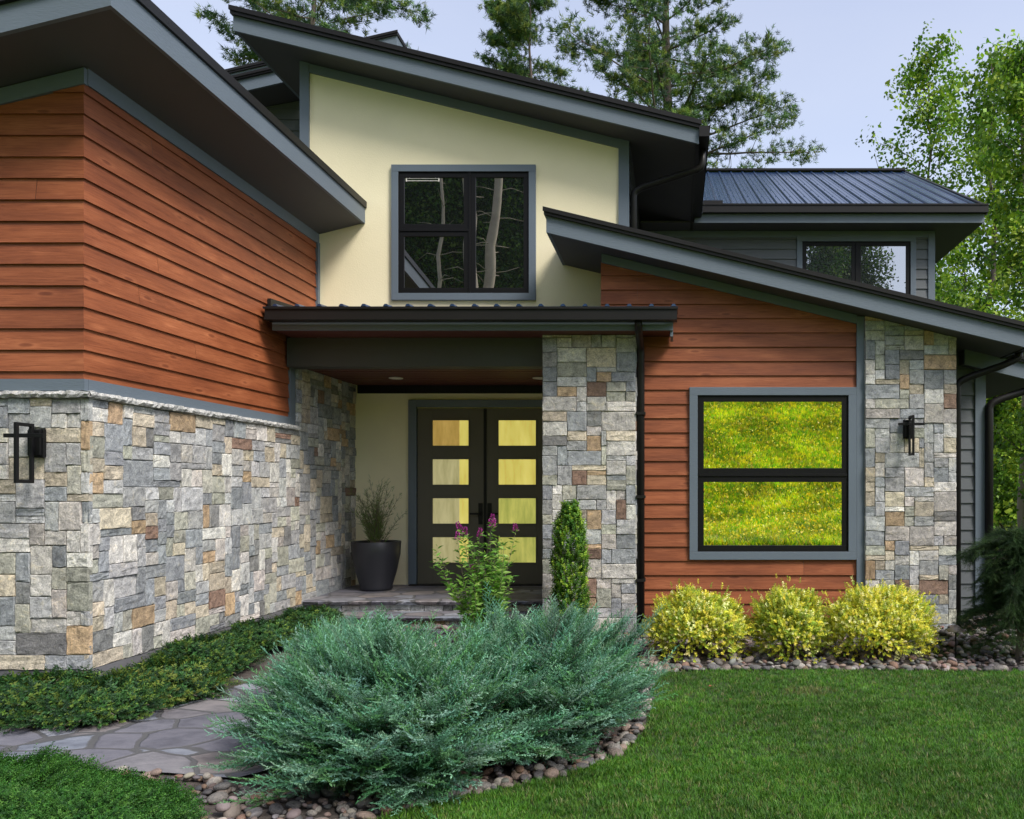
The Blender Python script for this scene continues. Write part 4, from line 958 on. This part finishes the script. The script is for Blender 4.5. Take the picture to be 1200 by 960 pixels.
def rocks():
    rr = random.Random(44); pts = []
    R1 = [(-2.75,3.0),(-1.9,3.2)]+EDGE[1:7]+[(-.5,5.6),(-1.2,4.9),(-2.0,4.6),(-2.2,4.28),(-2.95,4.22),(-3.3,3.6)]
    R2 = [(-.42,7.0),(-.2,6.9)]+EDGE[9:]+[(9,8.4),(6,9.6),(3.6,9.4),(3.08,8.9),(-.4,8.85),(-1.4,8.75)]
    R3 = [(-3.4,7.4),(-1.7,7.2),(-.4,7.0),(-1.2,8.8),(-3.9,8.9),(-3.7,8.2)]
    def fill(poly, n, s0, s1, key):
        xs = [p[0] for p in poly]; ys = [p[1] for p in poly]; acc = []; cell = {}
        for t in range(n*12):
            if len(acc) >= n: break
            x, y = rr.uniform(min(xs),max(xs)), rr.uniform(min(ys),max(ys))
            if not inside(poly, x, y): continue
            s = s0+(s1-s0)*rr.random()**2.2; ck = (int(x/.1), int(y/.1))
            ok = True
            for ii in (-1,0,1):
                for jj in (-1,0,1):
                    for (a,b2,s2) in cell.get((ck[0]+ii,ck[1]+jj),()):
                        if (a-x)**2+(b2-y)**2 < (.62*(s+s2))**2: ok = False
            if not ok: continue
            cell.setdefault(ck,[]).append((x,y,s)); acc.append((x,y,s,0))
            if rr.random() < .45: acc.append((x+rr.uniform(-.03,.03), y+rr.uniform(-.03,.03), s*.75, 1))
        return acc
    a = fill(R1, 900, .022, .062, 1); b_ = fill(R2, 2800, .026, .07, 2); c_ = fill(R3, 420, .03, .07, 3)
    # lawn edging stones
    big = []
    for i in range(1, len(EDGE)-1):
        p, q = Vector(EDGE[i]), Vector(EDGE[i+1]); n = int((q-p).length/.095)
        for k_ in range(n):
            t = (k_+rr.random()*.6)/n; r_ = p.lerp(q,t); nr = Vector((-(q-p).y,(q-p).x)).normalized(); r_ = r_+nr*rr.uniform(.02,.07); big.append((r_.x,r_.y,rr.uniform(.038,.066),0))
    allr = [(x,y,s,l) for (x,y,s,l) in a+big+b_+c_]
    allr.sort(key=lambda r: r[2]/max(r[1],.5)*(-1))
    vis = [r for r in allr if (abs(r[0]+.5) < 4.5 and r[1] > 3.9 and -1.0 < r[0]*960/r[1]+PX < 1205)]
    first = vis[:300]; rest = [r for r in allr if r not in set(first)]
    mes = []
    for i in range(21):
        V, T = RK[i % 7]; C = np.array(RCOL[i % 7] if i < 7 else RCOL[(i*3+1) % 7])*rr.uniform(.8,1.2)
        me = np_mesh('river_rock', V, T, np.tile(C,(len(V),1)), M['rock'], smooth=True); mes.append(me.data); bpy.data.objects.remove(me)
    for (x,y,s,l) in first:
        o = bpy.data.objects.new('river_rock', rr.choice(mes)); COL.objects.link(o)
        o.location = (x,y,gz(x,y)+s*.28+l*s*.75); o.scale = (s,s,s); o.rotation_euler = (rr.uniform(-.35,.35), rr.uniform(-.35,.35), rr.uniform(0,6.28))
        tag(o, 'smooth rounded river rock lying in the stone edging of the bed', 'rock', 'river rocks edging the beds')
    parts = []; A = np.array([r[:4] for r in rest]); rg = np.random.default_rng(2); wh = rg.integers(0,7,len(A))
    for k_ in range(7):
        B = A[wh == k_]; n = len(B); pos = np.stack([B[:,0], B[:,1], np.array([gz(q[0],q[1]) for q in B])+B[:,2]*.28+B[:,3]*B[:,2]*.75], 1)
        up = np.stack([rg.normal(size=n)*.2, rg.normal(size=n)*.2, np.ones(n)], 1)
        parts.append(scatter(RK[k_][0], RK[k_][1], pos, frames(up), B[:,2], pal(n, RCOL, None, .2)))
    o = np_mesh('river_gravel', *cat(parts), M['rock'], smooth=True); tag(o, 'bed of small brown and grey river stones', 'river stones', kind='stuff')
rocks()

# ------------------------------------------------------------------ lawn grass
def grass():
    def tuft(seed, n=6):
        rr = random.Random(seed); V, T = [], []
        for i in range(n):
            a = rr.uniform(0,6.28); p = Vector((rr.uniform(-.016,.016), rr.uniform(-.016,.016), 0)); h = rr.uniform(.022,.046); ln = rr.uniform(.1,.9); w_ = rr.uniform(.0011,.0021)
            d = Vector((math.cos(a)*ln, math.sin(a)*ln, 1)).normalized(); s = Vector((-math.sin(a+rr.uniform(-1,1)), math.cos(a), 0)).normalized()*w_
            m_ = p+d*h*.55; t = p+d*h+Vector((math.cos(a),math.sin(a),-.6))*h*.25*rr.random(); b = len(V)
            V += [p-s, p+s, m_+s*.8, m_-s*.8, t]; T += [(b,b+1,b+2),(b,b+2,b+3),(b+3,b+2,b+4)]
        return np.array([tuple(v) for v in V]), np.array(T)
    rg = np.random.default_rng(8); parts = []
    P = np.concatenate([rg.uniform((-2.0,3.3),(5.2,4.8),(54000,2)), rg.uniform((-.7,4.6),(6.5,6.1),(34000,2)), rg.uniform((-.5,6.0),(6.8,7.7),(26000,2)), rg.uniform((-2.1,1.5),(6,3.4),(6000,2))])
    P = P[inside_np(LAWN, P)]
    n = len(P); tn = np.sin(P[:,0]*2.1+np.sin(P[:,1]*1.7)*1.5)*np.cos(P[:,1]*2.6+P[:,0])*.5+.5
    col = pal(n, [(.052,.16,.014),(.078,.20,.018),(.11,.235,.022),(.040,.125,.018),(.17,.20,.05)], [3,3,2,2,.5], .22)*(1+.4*(tn[:,None]-.5))*(1+.18*np.sin(P[:,:1]*7.3+np.sin(P[:,1:]*5)*2)*np.sin(P[:,1:]*8.1))
    dry = (((P[:,0]-1.05)/.22)**2+((P[:,1]-6.45)/.13)**2 < 1) & (rg.random(n) < .6); col[dry] = (.17,.19,.06)
    dry = rg.random(n) < .035; col[dry] = (.25,.24,.11)
    wh = rg.integers(0,5,n)
    for k_ in range(5):
        m_ = wh == k_; q = P[m_]; pos = np.stack([q[:,0], q[:,1], np.array([gz(a,b)for a,b in q])], 1)
        up = np.stack([rg.normal(size=m_.sum())*.12, rg.normal(size=m_.sum())*.12, np.ones(m_.sum())], 1)
        parts.append(scatter(*tuft(k_), pos, frames(up), rg.uniform(.7,1.25,m_.sum()), col[m_]))
    o = np_mesh('lawn_grass', *cat(parts), M['grass']); tag(o, 'short green mown grass of the front lawn', 'grass', kind='stuff')
grass()
b = MB(); lm = paint('dry_leaf', (.22,.06,.03), .8, .4)
def fallen(px, py, label):
    y = CZ*960/(py-PY); x = (px-PX)*y/960; b = MB(); b.add([(0,0,.0),(.02,.012,.008),(.05,0,.002),(.022,-.014,.012)], [(0,1,2),(0,2,3)]); o = b.build('fallen_leaf', lm); o.location = (x,y,.045); o.rotation_euler = (.3,.2,px); tag(o, label, 'leaf', 'fallen leaves on the lawn')
fallen(856,827,'dark red fallen leaf lying on the lawn'); fallen(830,811,'pale brown fallen leaf on the lawn nearer the golden shrubs')
# meadow behind the viewer (mirrored in the big window and door)
def meadow():
    rg = np.random.default_rng(5); n = 90000; P = rg.uniform((-3,-36),(13,-4.2),(n,2))
    rr = random.Random(3); V, T = [], []
    for i in range(9):
        a = rr.uniform(0,6.28); p = Vector((rr.uniform(-.12,.12),rr.uniform(-.12,.12),0)); h = rr.uniform(.12,.36); d = Vector((math.cos(a)*.7,math.sin(a)*.7,1)); sd_ = Vector((math.cos(a+1.5),math.sin(a+1.5),0))*.028; b = len(V); V += [p-sd_,p+d*h*.5+sd_*1.6,p+d*h]; T.append((b,b+1,b+2))
    PV, PT = np.array([tuple(v) for v in V]), np.array(T); pos = np.stack([P[:,0],P[:,1],np.array([gz(a,b) for a,b in P])],1)
    tn = np.sin(P[:,0]*1.3+P[:,1]*.8+2*np.sin(P[:,1]*.6))*np.cos(P[:,1]*.9-P[:,0]*.7)
    col = pal(n, [(.20,.44,.02),(.38,.54,.02),(.66,.68,.03),(.13,.30,.02),(.80,.66,.04),(.42,.34,.08)], [2.5,3,3.5,1.5,2.2,1], .2)*(1+.32*tn[:,None])
    up = np.tile(np.array([[0,0,1.]]),(n,1)); a = scatter(PV,PT,pos,frames(up+rg.normal(size=(n,3))*.15),rg.uniform(.45,.9,n),np.clip(col,0,1))
    m = 12000; Q = rg.uniform((-3,-36),(13,-4.2),(m,2)); Q[:,0] += .8*np.sin(Q[:,1]*3); pos = np.stack([Q[:,0],Q[:,1],np.array([gz(a_,b_)+.25+rg.random()*.25 for a_,b_ in Q])],1)
    f = scatter(np.array([(-.03,-.02,0),(.03,-.02,0),(0,.03,.02)]), np.array([(0,1,2)]), pos, frames(rg.normal(size=(m,3))), rg.uniform(.7,1.7,m), pal(m,[(.95,.78,.04),(.92,.62,.03),(.95,.88,.15)]))
    o = np_mesh('meadow', *cat([a,f]), M['grass']); tag(o, 'bright yellow green wildflower meadow mirrored in the big window', 'meadow', kind='stuff')
meadow()

# ------------------------------------------------------------------ trees
def needle_tuft(seed, n=18, L=.2, w_=.012):
    rr = random.Random(seed); V, T = [], []
    for i in range(n):
        d = Vector((rr.gauss(0,1),rr.gauss(0,.6),rr.gauss(.7,.7))).normalized(); l_ = L*rr.uniform(.7,1.2); s = d.cross(Vector((rr.random(),rr.random(),rr.random()))).normalized()*w_; b = len(V); p = Vector((rr.uniform(-.05,.05),rr.uniform(-.05,.05),rr.uniform(-.05,.05)))
        V += [p-s,p+s,p+d*l_]; T.append((b,b+1,b+2))
    return np.array([tuple(v) for v in V]), np.array(T)
NT = [needle_tuft(s, 20, .15, .010) for s in range(3)]
def clump(seed, n=16, R_=.32, s_=.075):
    rr = random.Random(seed); V, T = [], []
    for i in range(n):
        p = Vector((rr.gauss(0,.5),rr.gauss(0,.5),rr.gauss(0,.45)))*R_; d = Vector((rr.gauss(0,1),rr.gauss(0,1),rr.gauss(0,.6))).normalized(); e = d.cross(Vector((rr.random(),rr.random(),rr.random()))).normalized(); z_ = s_*rr.uniform(.7,1.3); b = len(V)
        V += [p-e*z_*.55, p+d*z_*.9, p+e*z_*.55, p-d*z_*.7]; T += [(b,b+1,b+2),(b,b+2,b+3)]
    return np.array([tuple(v) for v in V]), np.array(T)
CT = [clump(s, 11, .24, .078) for s in range(3)]; CD = [clump(s) for s in range(3)]
def tree(name, x, y, h, r, kind, cols, label, seed, first=.3, spread=3.0, nb=40, group=None, bark='bark', dens=1.0, wts=None, wob=.15, taper=1.0, tl=1.0, ts=1.0, azim=None):
    """tapered trunk with limbs and a crown of small faces; kind 'pine' or 'leaf'"""
    rr = random.Random(seed); rg = np.random.default_rng(seed); z0 = gz(x,y)
    e = empty(name, (x,y,z0-.05), label=label, cat='tree', group=group); tb = MB(); pts, rad = [], []
    N = 16; ox = oy = 0
    for i in range(N+1):
        t = i/N; pts.append((ox,oy,h*t)); rad.append(max(.015, r*(1-t)**.8)); ox += rr.uniform(-wob,wob); oy += rr.uniform(-wob,wob)
    tb.tube(pts, rad, 10); P, D, S = [], [], []
    def at(t): i = min(N-1,int(t*N)); f = t*N-i; a, b = Vector(pts[i]), Vector(pts[i+1]); return a.lerp(b,f)
    for i in range(nb):
        t = first+(1-first)*((i+rr.random())/nb)**.9; t = min(t,.985); a = rr.uniform(0,6.28) if azim is None else rr.gauss(*azim)
        env = (1-((t-first)/(1-first))**1.5)**.7 if kind == 'pine' else (.12+.88*(1-(t-first)/(1-first))**.8)*rr.uniform(.35,1.4)
        ln = spread*max(.18,env)*rr.uniform(.6,1.15); q = at(t); rise = rr.uniform(-.05,.35) if kind == 'pine' else rr.uniform(.35,1.1)
        dr = Vector((math.cos(a),math.sin(a),rise)).normalized(); bp = []; r0 = max(.012, r*(1-t)*.30)
        for k_ in range(8):
            bp.append(tuple(q)); 
            if k_ >= 1:
                ns = int(3*dens*(.55+k_*.13)+rr.random())
                for _ in range(ns):
                    sd_ = Vector((-dr.y,dr.x,0)); off = sd_*rr.gauss(0,.18*ln*(1.15-k_*.1))+Vector((0,0,rr.gauss(0,.05 if kind == 'pine' else .22)*ln*.5+(.05 if kind == 'pine' else 0)))
                    if k_ > 2 and rr.random() < .5 and off.length > .35:
                        tb.tube([tuple(q), tuple(q+off*.5+dr*.08), tuple(q+off+dr*.15)], [r0*.35,r0*.22,.006], 4)
                    c = q+off+dr*rr.uniform(0,.2)
                    for _ in range(4 if kind == 'pine' else 3):
                        P.append(tuple(c+Vector((rr.gauss(0,.16),rr.gauss(0,.16),rr.gauss(0,.05 if kind == 'pine' else .12)))*tl)); D.append((dr.x+rr.uniform(-1,1),dr.y+rr.uniform(-1,1),.45+rr.uniform(-.3,.5))); S.append(rr.uniform(.7,1.25)*ts)
            dr = (dr+Vector((rr.uniform(-.18,.18),rr.uniform(-.18,.18),rr.uniform(-.10,.12)))).normalized(); q = q+dr*ln/7
        tb.tube(bp, [r0*(1-.12*k_)+.004 for k_ in range(8)], 6)
    tb.build('trunk', M[bark], e, smooth=True); P, D, S = np.array(P), np.array(D), np.array(S); pr = NT if kind == 'pine' else CT; wh = rg.integers(0,3,len(P)); parts = []
    for k_ in range(3):
        m_ = wh == k_; parts.append(scatter(*pr[k_], P[m_], frames(D[m_]), S[m_], pal(m_.sum(), cols, wts, .25)))
    np_mesh('crown', *cat(parts), M['needle' if kind == 'pine' else 'leaf'], e)
    return e
PINE = [(.07,.15,.045),(.11,.21,.05),(.22,.29,.06),(.045,.10,.05)]
LEAF = [(.13,.26,.03),(.21,.36,.035),(.34,.46,.05),(.08,.17,.03)]
gp = 'pines behind the house'
X_ = lambda px, d: (px-PX)*d/960
tree('pine_tree', X_(797,26), 26, 24, .30, 'pine', PINE, 'broad pine with a thick trunk rising behind the upper roof end', 101, .34, 4.7, 86, gp, dens=2.3)
tree('pine_tree', X_(632,31), 31, 22.5, .17, 'pine', PINE, 'slim pine with a narrow top behind the middle of upper roof', 102, .5, 3.0, 54, gp, dens=1.8)
tree('pine_tree', X_(378,24), 24, 21.0, .17, 'pine', PINE, 'pine whose branches show above the left end of upper roof', 103, .55, 3.4, 46, gp, dens=1.9)
gd = 'leafy trees right of the house'
tree('birch_tree', X_(1068,23), 23, 13.6, .09, 'leaf', LEAF, 'slender leafy tree standing alone above the rear metal roof', 111, .40, 3.0, 38, gd, dens=.26, ts=.95, tl=1.3)
tree('leafy_tree', X_(1155,21), 21, 12.6, .13, 'leaf', LEAF, 'tall bright leafy tree nearest the rear roof corner at the right', 112, .15, 2.5, 44, gd, dens=.32, ts=.95, tl=1.3)
tree('leafy_tree', X_(1199,16), 16, 10.2, .13, 'leaf', LEAF, 'leafy tree with a bare lower trunk seen under the side roof', 118, .42, 1.3, 34, gd, bark='palebark', dens=.42, ts=.75, wob=.05)
tree('leafy_tree', X_(1232,23), 23, 14.5, .18, 'leaf', LEAF, 'tallest leafy tree, cut off by the right edge', 113, .15, 2.2, 38, gd, dens=.34, ts=1.0, tl=1.3)
tree('leafy_tree', X_(1112,28), 28, 10.8, .10, 'leaf', LEAF, 'thin leafy tree between the slender tree and the bright one', 114, .3, 1.8, 30, gd, dens=.33, ts=.95, tl=1.3)
tree('leafy_tree', X_(1245,15), 15, 5.5, .09, 'leaf', LEAF, 'low leafy sapling beyond the side roof', 115, .1, 1.6, 50, gd, dens=.5, ts=.75)
tree('leafy_tree', X_(1172,19), 19, 5.2, .09, 'leaf', LEAF, 'bushy young tree seen under the side roof', 116, .05, 1.7, 60, gd, dens=.55, ts=.75)
tree('leafy_tree', X_(1120,27), 27, 8.0, .12, 'leaf', LEAF, 'bushy leafy tree close behind the rear wing corner', 117, .15, 1.8, 44, gd, dens=.5, ts=.9)
# woodland: far ring
def woods(name, spots, label, cols, seed, hh=(7,12), n=700):
    rg = np.random.default_rng(seed); P = []; b = MB()
    for (x,y) in spots:
        h = rg.uniform(*hh); z0 = gz(x,y); b.tube([(x,y,z0-.1),(x+.1,y,z0+h*.5),(x,y,z0+h*.9)],[.16,.11,.04],6)
        d = rg.normal(size=(n,3)); d /= np.linalg.norm(d,axis=1,keepdims=True); r_ = (rg.random(n)**.5)[:,None]
        P.append(np.array([x,y,z0+h*.56])+d*r_*np.array([2.3,2.3,h*.48]))
    P = np.concatenate(P); n = len(P); V,T,C = scatter(*CD[0], P, frames(rg.normal(size=(n,3))), rg.uniform(1.6,2.6,n), pal(n, cols, None, .25)); o = np_mesh(name, V,T,C, M['leaf']); tag(o, label, 'woodland', kind='stuff')
    me = b.build('woodland_trunks', M['bark']); tag(me, 'trunks of the far woodland', 'woodland', kind='stuff')
rr = random.Random(77)
woods('far_woodland', [(rr.uniform(-32,34), rr.uniform(38,54)) for _ in range(46)], 'far green woodland behind the house', LEAF, 5, (5.5,8))
DKL = [(.035,.10,.02),(.06,.14,.022),(.02,.06,.016),(.13,.22,.03)]
woods('reflected_woodland', [(rr.uniform(-34,-4.5), rr.uniform(-47,-35)) for _ in range(120)], 'dark woodland mirrored in the upper window', DKL, 6, (23,30), 1500)
woods('edge_woodland', [(rr.uniform(5,30), rr.uniform(-50,-40)) for _ in range(11)], 'woodland edge mirrored in the small rear window', DKL, 9, (13,19))
for i, (px, B, r_) in enumerate([(547,24,.50),(569,25,.42),(497,30,.18)]):
    tt = 2*9.84+B; x = (px-PX)*tt/960
    e = empty('reflected_tree', (x,-B,gz(x,-B)), label=['bare pale trunk mirrored left of centre in upper window','bare pale crooked trunk mirrored in the right pane of upper window','thin dim trunk mirrored at the far left of upper window'][i], cat='tree', group='trunks mirrored in the upper window')
    q = random.Random(50+i); b = MB(); pts = []; ox = 0
    for k_ in range(15): pts.append((ox,0,k_*1.6-.1)); ox += q.uniform(-.26,.26)
    b.tube(pts, [r_*(1-.045*k_) for k_ in range(15)], 10)
    for k_ in range(26):
        p = pts[4+k_ % 10]; a = q.uniform(0,6.28); b.tube([p,(p[0]+math.cos(a)*.8,p[1]+math.sin(a)*.8,p[2]+q.uniform(-.2,.4)),(p[0]+math.cos(a)*1.6,p[1]+math.sin(a)*1.6,p[2]+q.uniform(-.3,.5))],[.03,.02,.006],5)
    b.build('trunk', M['palebark'], e, smooth=True)
